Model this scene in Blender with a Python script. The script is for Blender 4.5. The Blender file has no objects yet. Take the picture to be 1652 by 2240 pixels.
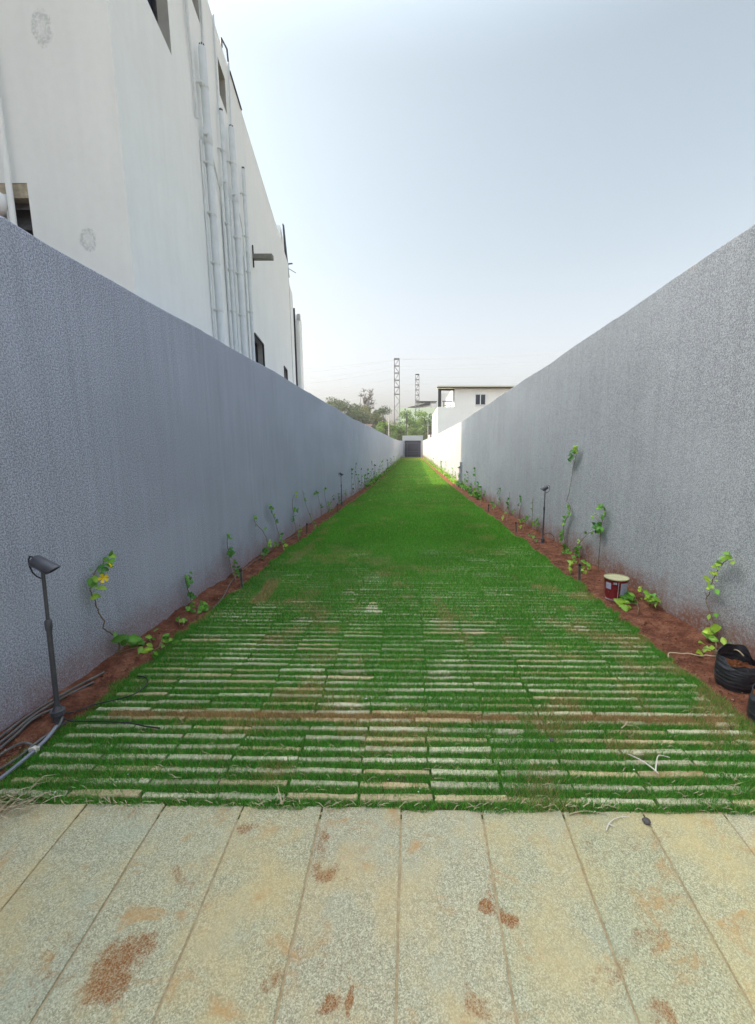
import bpy, bmesh, math, random
import numpy as np
from mathutils import Vector, Matrix
random.seed(7)
R = math.radians
sc = bpy.context.scene
col = sc.collection

# ---------------------------------------------------------------- camera
cam_d = bpy.data.cameras.new("camera")
cam = bpy.data.objects.new("camera", cam_d)
col.objects.link(cam)
cam.location = (0, 0, 1.4)
cam.rotation_euler = (R(90 - 8.83), 0, 0)
cam_d.sensor_fit = 'AUTO'
cam_d.sensor_width = 36
cam_d.lens = 915 / 2240 * 36
cam_d.shift_x = -77 / 2240
cam_d.clip_start = 0.05
cam_d.clip_end = 3000
sc.camera = cam

# ---------------------------------------------------------------- sky, sun, exposure
SUN_EL = R(42.5)
SUN = Vector((-math.cos(SUN_EL) * math.cos(R(4)), math.cos(SUN_EL) * math.sin(R(4)), math.sin(SUN_EL)))
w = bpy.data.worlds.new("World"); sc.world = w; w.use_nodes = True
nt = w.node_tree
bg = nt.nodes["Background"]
sky = nt.nodes.new("ShaderNodeTexSky")
sky.sky_type = 'NISHITA'
sky.sun_disc = False
sky.sun_elevation = SUN_EL
sky.sun_rotation = math.atan2(SUN.x, SUN.y)
sky.altitude = 0
sky.air_density = 1.0
sky.dust_density = 5.0
sky.ozone_density = 1.2
hs = nt.nodes.new("ShaderNodeHueSaturation"); hs.inputs["Saturation"].default_value = 0.46
nt.links.new(sky.outputs[0], hs.inputs["Color"]); # hazy sky, with extra overhead gain added as fill light for the shade
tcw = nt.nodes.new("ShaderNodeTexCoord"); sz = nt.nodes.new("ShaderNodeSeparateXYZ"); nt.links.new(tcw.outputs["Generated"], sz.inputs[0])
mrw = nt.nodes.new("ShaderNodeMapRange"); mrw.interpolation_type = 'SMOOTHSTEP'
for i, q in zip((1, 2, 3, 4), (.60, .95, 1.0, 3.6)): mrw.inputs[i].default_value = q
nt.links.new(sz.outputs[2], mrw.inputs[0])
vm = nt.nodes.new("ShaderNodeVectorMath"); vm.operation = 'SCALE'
tn = nt.nodes.new("ShaderNodeMix"); tn.data_type = 'RGBA'; tn.blend_type = 'MULTIPLY'; tn.inputs[0].default_value = 1
nt.links.new(hs.outputs[0], tn.inputs[6]); 
hz = nt.nodes.new("ShaderNodeMix"); hz.data_type = 'RGBA'; hz.inputs[6].default_value = (1.07, 1.0, .955, 1); hz.inputs[7].default_value = (.925, 1.0, .962, 1)
mh = nt.nodes.new("ShaderNodeMapRange"); mh.interpolation_type = 'SMOOTHSTEP'; mh.inputs[1].default_value = .0; mh.inputs[2].default_value = .5
nt.links.new(sz.outputs[2], mh.inputs[0]); nt.links.new(mh.outputs[0], hz.inputs[0]); nt.links.new(hz.outputs[2], tn.inputs[7])
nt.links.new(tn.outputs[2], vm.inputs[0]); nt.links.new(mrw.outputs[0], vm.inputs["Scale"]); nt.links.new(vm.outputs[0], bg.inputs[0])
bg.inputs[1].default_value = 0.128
sl = bpy.data.lights.new("sun", 'SUN')
sl.energy = 3.4; sl.angle = R(0.6); sl.color = (1.0, 0.76, 0.50)
so = bpy.data.objects.new("sun", sl); col.objects.link(so)
so.rotation_euler = (-SUN).to_track_quat('-Z', 'Y').to_euler()
sc.view_settings.view_transform = 'Standard'
sc.view_settings.look = 'None'
sc.view_settings.exposure = 1.17
sc.view_settings.gamma = 1.0

# ---------------------------------------------------------------- helpers
def zg(y):
    return float(np.interp(y, [4, 7, 13.7, 22.6, 90], [0, -.06, -.21, -.38, -.8]))

def tag(o, label=None, cat=None, group=None, kind=None):
    if label: o['label'] = label
    if cat: o['category'] = cat
    if group: o['group'] = group
    if kind: o['kind'] = kind
    return o

def empty(name, loc, label=None, cat=None, group=None):
    o = bpy.data.objects.new(name, None); col.objects.link(o)
    o.location = loc; o.empty_display_size = 0.1
    return tag(o, label, cat, group)

class MB:
    """collects vertices and faces, builds one mesh object"""
    def __init__(s): s.v = []; s.f = []; s.c = []
    def add(s, vs, fs, c=None):
        n = len(s.v); s.v += [tuple(v) for v in vs]
        s.f += [tuple(i + n for i in f) for f in fs]
        s.c += [c or (1, 1, 1)] * len(vs)
    def box(s, x0, x1, y0, y1, z0, z1, c=None):
        vs = [(x0,y0,z0),(x1,y0,z0),(x1,y1,z0),(x0,y1,z0),(x0,y0,z1),(x1,y0,z1),(x1,y1,z1),(x0,y1,z1)]
        s.add(vs, [(0,3,2,1),(4,5,6,7),(0,1,5,4),(1,2,6,5),(2,3,7,6),(3,0,4,7)], c)
    def bar(s, a, b, wx_, wy_, up=(0,0,1)):
        a = Vector(a); b = Vector(b); d = (b - a).normalized(); u = Vector(up)
        if abs(d.dot(u)) > .98: u = Vector((0, 1, 0))
        r = d.cross(u).normalized(); u = r.cross(d)
        vs = []
        for p in (a, b):
            for sx, sy in ((-1,-1),(1,-1),(1,1),(-1,1)): vs.append(p + r * sx * wx_ / 2 + u * sy * wy_ / 2)
        s.add(vs, [(0,1,2,3),(7,6,5,4),(0,4,5,1),(1,5,6,2),(2,6,7,3),(3,7,4,0)])
    def tube(s, pts, r, n=8, cap=True, c=None):
        pts = [Vector(p) for p in pts]
        rs = r if isinstance(r, (list, tuple)) else [r] * len(pts)
        ref = Vector((0.3, 0.2, 1)).normalized(); rings = []; fs = []; vs = []
        for i, p in enumerate(pts):
            d = (pts[min(i+1, len(pts)-1)] - pts[max(i-1, 0)]).normalized()
            if abs(d.dot(ref)) > .95: rf = Vector((1, 0, 0))
            else: rf = ref
            a = d.cross(rf).normalized(); b = a.cross(d)
            for k in range(n):
                t = 2 * math.pi * k / n
                vs.append(p + (a * math.cos(t) + b * math.sin(t)) * rs[i])
        for i in range(len(pts) - 1):
            for k in range(n):
                k2 = (k + 1) % n
                fs.append((i*n+k, i*n+k2, (i+1)*n+k2, (i+1)*n+k))
        if cap:
            fs.append(tuple(range(n))); fs.append(tuple(range(len(pts)*n-1, len(pts)*n-n-1, -1)))
        s.add(vs, fs, c)
    def lathe(s, prof, cen=(0,0,0), n=24, close=True, c=None, axis='Z'):
        vs = []; fs = []
        for r, z in prof:
            for k in range(n):
                t = 2 * math.pi * k / n
                vs.append((cen[0] + r * math.cos(t), cen[1] + r * math.sin(t), cen[2] + z))
        for i in range(len(prof) - 1):
            for k in range(n):
                k2 = (k + 1) % n
                fs.append((i*n+k, i*n+k2, (i+1)*n+k2, (i+1)*n+k))
        if close:
            fs.append(tuple(range(n-1, -1, -1))); fs.append(tuple(range((len(prof)-1)*n, len(prof)*n)))
        s.add(vs, fs, c)
    def build(s, name, m, parent=None, smooth=False, bevel=0):
        me = bpy.data.meshes.new(name)
        off = Vector(parent.location) if parent else Vector((0, 0, 0))
        pp = parent.parent if parent else None
        while pp: off += Vector(pp.location); pp = pp.parent
        me.from_pydata([(v[0]-off.x, v[1]-off.y, v[2]-off.z) for v in s.v], [], s.f)
        if any(c != (1,1,1) for c in s.c):
            at = me.color_attributes.new("col", 'FLOAT_COLOR', 'POINT')
            at.data.foreach_set("color", np.array([(*c, 1) for c in s.c], dtype=np.float32).ravel())
        me.materials.append(m)
        if smooth:
            me.polygons.foreach_set("use_smooth", [True] * len(me.polygons))
            me.set_sharp_from_angle(angle=R(40))
        me.update()
        o = bpy.data.objects.new(name, me); col.objects.link(o)
        if parent: o.parent = parent
        if bevel:
            b = o.modifiers.new("bevel", 'BEVEL'); b.width = bevel; b.segments = 2; b.limit_method = 'ANGLE'
        return o

def fast_mesh(name, V, F, C, m, parent=None):
    """V (n,3), F (m,k) all faces the same size, C (n,3) point colours"""
    me = bpy.data.meshes.new(name)
    k = F.shape[1]
    me.vertices.add(len(V)); me.vertices.foreach_set("co", V.astype(np.float32).ravel())
    me.loops.add(F.size); me.loops.foreach_set("vertex_index", F.astype(np.int32).ravel())
    me.polygons.add(len(F)); me.polygons.foreach_set("loop_start", np.arange(0, F.size, k, dtype=np.int32))
    try: me.polygons.foreach_set("loop_total", np.full(len(F), k, dtype=np.int32))
    except Exception: pass
    if C is not None:
        at = me.color_attributes.new("col", 'FLOAT_COLOR', 'POINT')
        at.data.foreach_set("color", np.hstack([C, np.ones((len(C), 1))]).astype(np.float32).ravel())
    me.materials.append(m); me.update(calc_edges=True); me.validate()
    o = bpy.data.objects.new(name, me); col.objects.link(o)
    if parent: o.parent = parent
    return o

_vn = {}
def vnoise(x, y, scale, seed=0):
    if seed not in _vn: _vn[seed] = np.random.RandomState(seed).rand(256, 256)
    g = _vn[seed]; x = x * scale + 1000.3; y = y * scale + 1000.7
    xi = np.floor(x).astype(int); yi = np.floor(y).astype(int); fx = x - xi; fy = y - yi
    fx = fx*fx*(3-2*fx); fy = fy*fy*(3-2*fy)
    a = g[xi % 256, yi % 256]; b = g[(xi+1) % 256, yi % 256]; c = g[xi % 256, (yi+1) % 256]; d = g[(xi+1) % 256, (yi+1) % 256]
    return (a*(1-fx)+b*fx)*(1-fy) + (c*(1-fx)+d*fx)*fy

# ---------------------------------------------------------------- materials
class N:
    """small node graph helper"""
    def __init__(s, name):
        s.m = bpy.data.materials.new(name); s.m.use_nodes = True
        s.t = s.m.node_tree; s.b = s.t.nodes["Principled BSDF"]; s.L = s.t.links.new
        s.co = s.t.nodes.new("ShaderNodeTexCoord").outputs["Object"]
    def n(s, typ, **kw):
        x = s.t.nodes.new(typ)
        for k, v in kw.items(): setattr(x, k, v)
        return x
    def val(s, sock, v):
        if hasattr(v, 'links') or isinstance(v, bpy.types.NodeSocket): s.L(v, sock)
        else: sock.default_value = v
    def map(s, scale=(1,1,1), loc=(0,0,0), rot=(0,0,0)):
        x = s.n("ShaderNodeMapping"); s.L(s.co, x.inputs[0])
        x.inputs["Scale"].default_value = scale; x.inputs["Location"].default_value = loc; x.inputs["Rotation"].default_value = rot
        return x.outputs[0]
    def noise(s, scale, detail=3, rough=.55, co=None, dist=0):
        x = s.n("ShaderNodeTexNoise"); s.L(co or s.co, x.inputs["Vector"])
        x.inputs["Scale"].default_value = scale; x.inputs["Detail"].default_value = detail
        x.inputs["Roughness"].default_value = rough; x.inputs["Distortion"].default_value = dist
        return x.outputs["Fac"]
    def voro(s, scale, co=None, out="Color", feat='F1'):
        x = s.n("ShaderNodeTexVoronoi", feature=feat); s.L(co or s.co, x.inputs["Vector"]); x.inputs["Scale"].default_value = scale
        return x.outputs[out]
    def ramp(s, fac, stops):
        x = s.n("ShaderNodeValToRGB"); s.L(fac, x.inputs[0]); e = x.color_ramp.elements
        while len(e) < len(stops): e.new(0.5)
        for i, (p, c) in enumerate(stops):
            e[i].position = p; e[i].color = (*c, 1) if isinstance(c, (tuple, list)) else (c, c, c, 1)
        return x.outputs[0]
    def mix(s, fac, a, b, mode='MIX'):
        x = s.n("ShaderNodeMix", data_type='RGBA', blend_type=mode)
        s.val(x.inputs[0], fac)
        for i, v in ((6, a), (7, b)):
            if isinstance(v, (tuple, list)): v = (*v, 1)
            s.val(x.inputs[i], v)
        return x.outputs[2]
    def math(s, op, a, b=0.0, clamp=False):
        x = s.n("ShaderNodeMath", operation=op, use_clamp=clamp); s.val(x.inputs[0], a); s.val(x.inputs[1], b)
        return x.outputs[0]
    def mr(s, v, a, b, c=0, d=1, smooth=True):
        x = s.n("ShaderNodeMapRange", interpolation_type='SMOOTHSTEP' if smooth else 'LINEAR'); s.val(x.inputs[0], v)
        for i, q in zip((1, 2, 3, 4), (a, b, c, d)): x.inputs[i].default_value = q
        return x.outputs[0]
    def xyz(s):
        x = s.n("ShaderNodeSeparateXYZ"); s.L(s.co, x.inputs[0]); return x.outputs
    def attr(s, name="col"):
        x = s.n("ShaderNodeAttribute"); x.attribute_name = name; return x.outputs["Color"]
    def out(s, color, rough=.8, bump=None, bs=.3, bd=.01, metal=0, spec=.4):
        if isinstance(color, (tuple, list)): color = (*color, 1)
        s.val(s.b.inputs["Base Color"], color); s.val(s.b.inputs["Roughness"], rough)
        s.b.inputs["Metallic"].default_value = metal; s.b.inputs["Specular IOR Level"].default_value = spec
        if bump is not None:
            x = s.n("ShaderNodeBump"); x.inputs["Strength"].default_value = bs; x.inputs["Distance"].default_value = bd
            s.L(bump, x.inputs["Height"]); s.L(x.outputs[0], s.b.inputs["Normal"])
        return s.m

def simple(name, c, rough=.6, metal=0, var=.12, scale=25, spec=.4):
    g = N(name); f = g.noise(scale, 4)
    a = tuple(min(1, v * (1 - var)) for v in c); b = tuple(min(1, v * (1 + var)) for v in c)
    return g.out(g.ramp(f, [(.3, a), (.7, b)]), rough, f, .15, .002, metal, spec)

def wall_mat(name, lo, mid, hi, stain):
    g = N(name); z = g.xyz()[2]; y = g.xyz()[1]
    n1 = g.noise(118, 3, .8)
    c = g.ramp(n1, [(.38, lo), (.50, mid), (.61, hi)])
    n2 = g.noise(1.1, 4, .6)
    c = g.mix(1.0, c, g.ramp(n2, [(.3, .93), (.7, 1.04)]), 'MULTIPLY')
    st = g.noise(5, 4, .6, g.map((1, 3.2, .16)))               # long trowel and rain streaks
    c = g.mix(1.0, c, g.ramp(st, [(.35, .93), (.65, 1.04)]), 'MULTIPLY')
    gz = g.math('ADD', z, g.mr(y, 4, 23, 0, .40, False))        # height over the falling ground
    # water marks running down from the top and faint trowelled panels
    run = g.noise(1.0, 5, .7, g.map((1, 5.5, .35), (4, 0, 2)))
    c = g.mix(g.math('MULTIPLY', g.mr(run, .56, .72, 0, .14), g.mr(gz, 1.2, 2.6, .25, 1, False)), c, tuple(v * .62 for v in mid))
    c = g.mix(g.mr(g.noise(.7, 3, .5, g.map((1, .6, 1.3), (9, 3, 1))), .5, .7, 0, .22), c, tuple(min(1, v * 1.35) for v in mid))
    edge = g.math('ADD', gz, g.math('MULTIPLY', g.math('SUBTRACT', g.noise(3.2, 5, .7), .5), -.7))
    f = g.mr(edge, -.02, .40, 1, 0)
    f = g.math('MULTIPLY', f, g.mr(g.noise(42, 3), .25, .6, .35, 1))
    c = g.mix(g.math('MULTIPLY', f, stain), c, (.235, .105, .07))
    m = g.out(c, .88, n1, .75, .006, spec=.25)
    return m

M = {}
M['wall_l'] = wall_mat("speckled_wall_coating", (.19,.20,.26), (.37,.39,.48), (.58,.61,.72), .6)
M['wall_r'] = wall_mat("speckled_wall_coating_light", (.195,.20,.22), (.345,.35,.38), (.53,.535,.575), 1.1)
def white_mat(name, base=(.87,.885,.88)):
    g = N(name)
    n1 = g.noise(.9, 5, .65); c = g.ramp(n1, [(.3, tuple(v*.95 for v in base)), (.65, base)])
    st = g.noise(3, 4, .6, g.map((2.2, 2.2, .12)))
    c = g.mix(1.0, c, g.ramp(st, [(.3, .965), (.6, 1.0)]), 'MULTIPLY')
    c = g.mix(1.0, c, g.ramp(g.noise(14, 5, .7), [(.25, .965), (.6, 1.0)]), 'MULTIPLY')
    return g, c
g, c = white_mat("white_render")
M['white'] = g.out(c, .85, g.noise(60, 4), .25, .003, spec=.2)
g, c = white_mat("white_render_patched")
for (px, pz, rx, rz, s_) in ((-.545, 4.66, .075, .12, .55), (-.36, 3.13, .07, .09, .6)):
    d = g.n("ShaderNodeVectorMath", operation='LENGTH'); g.L(g.map((1/rx, 0, 1/rz), (-px/rx, 0, -pz/rz)), d.inputs[0])
    dd = g.math('ADD', d.outputs["Value"], g.math('MULTIPLY', g.math('SUBTRACT', g.noise(16, 5, .7), .5), 1.3))
    ring = g.math('MULTIPLY', g.mr(dd, 1.15, .9, 0, 1), g.mr(dd, .2, .85, .35, 1))
    c = g.mix(g.math('MULTIPLY', ring, g.math('MULTIPLY', g.mr(g.noise(45, 3), .3, .6), s_)), c, (.42,.45,.45))
M['white_patch'] = g.out(c, .85, g.noise(60, 4), .25, .003, spec=.2)
M['white_pipe'] = simple("painted_pipe", (.68,.72,.75), .45, var=.06, scale=9)
M['strap'] = simple("weathered_bracket", (.64,.66,.66), .7, var=.12, scale=40)
M['dark_metal'] = simple("charcoal_metal", (.055,.055,.065), .5, .3, .2, 40)
M['lamp_metal'] = simple("graphite_lamp_paint", (.085,.085,.10), .42, .2, .12, 30)
M['black'] = simple("black_rubber", (.02,.02,.022), .5, var=.3)
M['cable_grey'] = simple("grey_conduit", (.11,.105,.10), .55, var=.3, scale=18)
M['glass'] = simple("dark_window_glass", (.03,.035,.06), .12, var=.1, spec=.6)
M['reveal'] = simple("grey_reveal", (.46,.46,.44), .85, var=.08, scale=8)
M['lintel'] = simple("bare_lintel", (.42,.36,.27), .9, var=.22, scale=30)
M['louvre'] = simple("dark_louvre", (.13,.125,.13), .55, var=.25)
M['gate'] = simple("navy_gate_paint", (.018,.018,.045), .5, .1, .15, 6)
M['concrete'] = simple("pale_concrete", (.40,.42,.45), .9, var=.1, scale=6)
M['steel'] = simple("galvanised_lattice", (.27,.25,.255), .6, .2, .2, 2)
M['wire'] = simple("overhead_wire", (.50,.51,.53), .6, var=.05)
M['pole_grey'] = simple("grey_pole", (.42,.42,.42), .7)
M['rust'] = simple("brown_roof_sheet", (.055,.032,.026), .7)
M['roofsheet'] = simple("cream_roof_sheet", (.62,.62,.50), .6, var=.05)
M['mint'] = simple("mint_render", (.80,.86,.70), .85, var=.06, scale=3)
M['pink'] = simple("pinkish_render", (.62,.54,.50), .85, var=.06, scale=3)
M['cream_lid'] = simple("cream_enamel", (.42,.40,.24), .6, var=.1)
M['white_label'] = simple("worn_paper_label", (.48,.46,.62), .6, var=.15, scale=60)
M['ink'] = simple("label_ink", (.20,.18,.32), .6)
M['twig'] = simple("dry_twig", (.42,.33,.22), .8, var=.25, scale=60)
M['white_twig'] = simple("bleached_twig", (.60,.55,.48), .7, var=.1)
M['stem'] = simple("vine_stem", (.17,.12,.07), .8, var=.3, scale=60)
M['bark'] = simple("bark", (.12,.10,.085), .9, var=.3, scale=4)
M['petal'] = simple("yellow_petal", (.85,.62,.02), .5, var=.08)
M['pebble'] = simple("dark_pebble", (.07,.06,.06), .7)

g = N("red_tin_print"); n = g.noise(22, 5, .7)
c = g.ramp(n, [(.3, (.10,.012,.02)), (.55, (.23,.02,.028)), (.75, (.27,.05,.04))])
c = g.mix(g.mr(g.noise(60, 3), .62, .72), c, (.33,.2,.16))
M['tin'] = g.out(c, .35, n, .1, .002)

g = N("black_grow_bag"); n = g.noise(9, 4, .6, g.map((1, 1, 7)))
c = g.ramp(n, [(.35, (.012,.012,.014)), (.7, (.035,.035,.045))])
c = g.mix(g.mr(g.noise(30, 4), .66, .8), c, (.16,.10,.08))
M['bag'] = g.out(c, g.ramp(n, [(.3, .3), (.7, .5)]), n, .8, .012, spec=.5)

g = N("red_earth"); n = g.noise(9, 6, .7); n2 = g.noise(70, 5, .7)
c = g.ramp(n, [(.3, (.07,.028,.018)), (.5, (.155,.06,.036)), (.72, (.27,.125,.078))])
c = g.mix(1.0, c, g.ramp(n2, [(.3, .6), (.65, 1.25)]), 'MULTIPLY')
M['soil'] = g.out(c, .95, n2, .9, .012, spec=.1)
g = N("orange_potting_soil"); n2 = g.noise(60, 5, .7)
M['potsoil'] = g.out(g.ramp(n2, [(.3, (.07,.025,.012)), (.65, (.22,.08,.035))]), .95, n2, .9, .01, spec=.1)
g = N("lawn_bed_earth"); n2 = g.noise(40, 5, .7); yy = g.xyz()[1]
cn = g.ramp(n2, [(.3, (.035,.045,.015)), (.6, (.09,.095,.035))])
cf = g.ramp(g.noise(18, 6, .7, g.map((.35, 1.6, 1))), [(.3, (.03,.105,.014)), (.6, (.07,.20,.026))])
M['bed'] = g.out(g.mix(g.mr(yy, 2.5, 6), cn, cf), .95, n2, .6, .01, spec=.1)
g = N("dry_ground"); n2 = g.noise(.3, 6, .7)
M['ground'] = g.out(g.ramp(n2, [(.3, (.12,.09,.06)), (.65, (.2,.16,.10))]), .95, g.noise(5, 5), .4, .03, spec=.1)
g = N("scrub_ground"); n2 = g.noise(.5, 6, .7)
M['scrub'] = g.out(g.ramp(n2, [(.3, (.05,.08,.03)), (.65, (.10,.13,.05))]), .95, g.noise(3, 5), .4, .1, spec=.1)

# quarried stone slabs with the rust and mud marks of the photograph
g = N("granite_slab")
fine = g.voro(330, out="Color"); fs = g.n("ShaderNodeSeparateColor"); g.L(fine, fs.inputs[0])
n1 = g.noise(260, 4, .75); n2 = g.noise(3.2, 5, .65); n3 = g.noise(7, 5, .7)
sp = g.math('ADD', g.math('MULTIPLY', fs.outputs[0], .5), g.math('MULTIPLY', n1, .5))
c = g.ramp(sp, [(.26, (.24,.22,.145)), (.45, (.35,.325,.215)), (.60, (.43,.395,.27)), (.76, (.57,.53,.38))])
c = g.mix(g.mr(n2, .42, .66, 0, .6), c, (.52,.39,.19))
c = g.mix(g.mr(g.noise(4.3, 4, .6, g.map(loc=(3, 8, 1))), .5, .7, 0, .3), c, (.34,.37,.30))
c = g.mix(g.mr(g.noise(6, 5, .7, g.map((1, 1.4, 1), (2, 5, 0), (0, 0, .5)), .6), .53, .72, 0, .7), c, (.44,.235,.08))
pc = g.attr("col")
c = g.mix(1.0, c, pc, 'MULTIPLY')
rust = None
wn = g.n("ShaderNodeTexNoise"); g.L(g.co, wn.inputs["Vector"]); wn.inputs["Scale"].default_value = 11; wn.inputs["Detail"].default_value = 4
wa = g.n("ShaderNodeVectorMath", operation='SUBTRACT'); g.L(wn.outputs["Color"], wa.inputs[0]); wa.inputs[1].default_value = (.5, .5, .5)
wb_ = g.n("ShaderNodeVectorMath", operation='MULTIPLY_ADD'); g.L(wa.outputs[0], wb_.inputs[0]); wb_.inputs[1].default_value = (.13, .13, 0); g.L(g.co, wb_.inputs[2])
STAINS = [(-.83,.965,.075,.085,.5,1.0),(-.80,1.01,.035,.05,.3,.9),(-.77,1.19,.12,.035,.7,.55),(-.62,1.375,.05,.035,0,.7),(-.29,1.215,.06,.04,.2,.75),(-.33,1.33,.045,.09,0,.6),
  (.235,1.112,.030,.036,.6,1.5),(.292,1.078,.026,.026,0,1.5),(-.39,.935,.05,.05,0,.6),(-.22,.90,.035,.022,.3,1.0),(-.168,.89,.012,.028,.5,1.1),(.165,.895,.05,.04,.4,.7),
  (.55,.965,.08,.035,-.4,.55),(.67,.87,.045,.035,-.4,.8),(.84,1.315,.14,.035,-.2,.5),(.70,1.025,.09,.035,-.2,.6),(-1.10,1.42,.07,.03,0,.5),(.62,1.27,.03,.06,0,.5),(-1.0,.98,.09,.12,0,.45),(-.23,.99,.1,.05,0,.35)]
for (px, py, rx, ry, rot, s_) in STAINS:
    mp = g.n("ShaderNodeMapping"); mp.vector_type = 'TEXTURE'; g.L(wb_.outputs[0], mp.inputs[0])
    mp.inputs["Location"].default_value = (px, py, 0); mp.inputs["Rotation"].default_value = (0, 0, -rot); mp.inputs["Scale"].default_value = (rx, ry, 1e3)
    d = g.n("ShaderNodeVectorMath", operation='LENGTH'); g.L(mp.outputs[0], d.inputs[0])
    f = g.mr(d.outputs["Value"], 1.9, .2, 0, s_)
    rust = f if rust is None else g.math('MAXIMUM', rust, f)
rn = g.mr(g.math('ADD', rust, g.math('MULTIPLY', g.math('SUBTRACT', g.noise(30, 7, .8), .5), 2.1)), .36, .95)
rn = g.math('MULTIPLY', rn, g.mr(rust, 0.02, .35))
c = g.mix(g.math('MULTIPLY', rn, g.mr(sp, .3, .65, 1.0, .62)), c, g.ramp(n1, [(.35, (.13,.045,.012)), (.65, (.32,.13,.035))]))
M['slab'] = g.out(c, .8, sp, .55, .004, spec=.25)
g = N("mortar"); n1 = g.noise(60, 4)
M['mortar'] = g.out(g.ramp(n1, [(.3, (.26,.19,.11)), (.6, (.40,.31,.19))]), .95, n1, .5, .003, spec=.1)
g = N("lawn_stone"); n1 = g.noise(90, 4, .7); n2 = g.noise(6, 4, .7)
c = g.ramp(n1, [(.3, (.36,.325,.225)), (.65, (.63,.575,.42))])
c = g.mix(g.mr(n2, .52, .72, 0, .6), c, (.42,.26,.15))
c = g.mix(1.0, c, g.attr("col"), 'MULTIPLY')
M['stone'] = g.out(c, .85, n1, .6, .004, spec=.2)

def leafy(name, rough=.5, trans=.35):
    g = N(name); c = g.attr("col")
    nz = g.noise(30, 2); c = g.mix(1.0, c, g.ramp(nz, [(.3, .85), (.7, 1.15)]), 'MULTIPLY')
    g.out(c, rough, spec=.35)
    tr = g.n("ShaderNodeBsdfTranslucent"); g.L(c, tr.inputs[0])
    ms = g.n("ShaderNodeMixShader"); ms.inputs[0].default_value = trans
    g.L(g.b.outputs[0], ms.inputs[1]); g.L(tr.outputs[0], ms.inputs[2])
    g.L(ms.outputs[0], g.t.nodes["Material Output"].inputs[0])
    return g.m
M['leaf'] = leafy("climber_leaf", .42, .35)
M['grass'] = leafy("turf_blade", .6, .45)
M['crown'] = leafy("tree_leaf", .7, .3)

# ================================================================ ground, lawn bed, soil, paving
def strip(name, xa, xb, ys, zf, m, nx=1, kind='structure', **kw):
    mb = MB()
    vs = []; fs = []
    for y in ys:
        for i in range(nx + 1):
            x = xa + (xb - xa) * i / nx
            vs.append((x, y, zf(x, y)))
    for j in range(len(ys) - 1):
        for i in range(nx):
            a = j * (nx + 1) + i
            fs.append((a, a + 1, a + nx + 2, a + nx + 1))
    mb.add(vs, fs); o = mb.build(name, m, smooth=True)
    return tag(o, kind=kind)

strip("ground", -1500, 1500, [-200, -60, 0, 4, 7, 14, 23, 60, 90, 150, 300, 2500],
      lambda x, y: zg(y) - .35 - max(0, min(1, -y / 6)) * .5, M['ground'], 6)
ysl = [1.40 + i * .5 for i in range(60)] + [32 + i * 2 for i in range(30)]
strip("lawn_bed", -1.76, 1.73, ysl, lambda x, y: zg(y) - .006, M['bed'])

def bed_edge(side, y, seed):
    j = (vnoise(np.array([y]), np.array([0.]), 3.1, seed)[0] - .5) * .07 + (vnoise(np.array([y]), np.array([0.]), 11., seed + 1)[0] - .5) * .04
    return (-1.745 if side < 0 else 1.712) + j

def soil_strip(side):
    ys = [.9 + i * .02 for i in range(330)] + [7.5 + i * .15 for i in range(560)]
    nx = 18; mb = MB(); vs = []; fs = []
    Y = np.array(ys)
    for i in range(nx + 1):
        t = i / nx
        X = (-2.03 + t * .33) if side < 0 else (2.15 - t * .47)
        xx = np.full_like(Y, X)
        z = (vnoise(xx, Y, 4, 3) - .5) * .035 + (vnoise(xx, Y, 14, 4) - .5) * .022 + (vnoise(xx, Y, 45, 5) - .5) * .012
        ed = min(1, (1 - t) * 4)                     # sinks under the turf edge
        z = z * (.3 + .7 * ed) + .012 * ed - .012
        if side < 0:
            z += .05 * np.exp(-((Y - 2.05) / .16) ** 2) * np.exp(-((X + 1.82) / .07) ** 2)
            z += .03 * (1 - t) ** 2
        else:
            z += .05 * (1 - t) ** 2 - .03 * np.exp(-((Y - 2.85) / .05) ** 2 - ((X - 1.93) / .05) ** 2)
        for k, y in enumerate(ys): vs.append((X, y, z[k] + zg(y)))
    n = len(ys)
    for i in range(nx):
        for k in range(n - 1):
            a = i * n + k
            fs.append((a, a + 1, a + n + 1, a + n) if side > 0 else (a, a + n, a + n + 1, a + 1))
    mb.add(vs, fs)
    return tag(mb.build("soil_bed", M['soil'], smooth=True), kind='structure')
soil_strip(-1); soil_strip(1)

# clods and chips lying on the two soil beds
mb = MB(); rr = random.Random(3)
def clod(mb, x, y, z, r, rr, c):
    vs = []
    for d in ((1,0,0),(-1,0,0),(0,1,0),(0,-1,0),(0,0,1),(0,0,-1)):
        q = r * rr.uniform(.6, 1.2); vs.append((x + d[0]*q + rr.uniform(-.3,.3)*r, y + d[1]*q + rr.uniform(-.3,.3)*r, z + d[2]*q*.7))
    mb.add(vs, [(0,2,4),(2,1,4),(1,3,4),(3,0,4),(2,0,5),(1,2,5),(3,1,5),(0,3,5)], c)
for i in range(3800):
    s = rr.choice((-1, 1)); y = 1.45 + rr.random() ** 1.8 * 9
    x = rr.uniform(-1.99, -1.73) if s < 0 else rr.uniform(1.70, 2.09)
    r = rr.choice((.0025, .004, .004, .006, .009)) * rr.uniform(.7, 1.3)
    q = rr.random(); c = (1.0,1.0,1.0) if q < .9 else (2.6, 3.6, 4.0)
    clod(mb, x, y, zg(y) + .012 + (.03 if (s < 0 and abs(y - 2.05) < .1) else 0) + (.015 if s > 0 and x > 1.95 else 0), r, rr, c)
g = N("clod_earth"); n2 = g.noise(60, 3)
M['clod'] = g.out(g.mix(1.0, g.ramp(n2, [(.3, (.09,.035,.02)), (.7, (.19,.08,.05))]), g.attr("col"), 'MULTIPLY'), .95, spec=.1)
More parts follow.
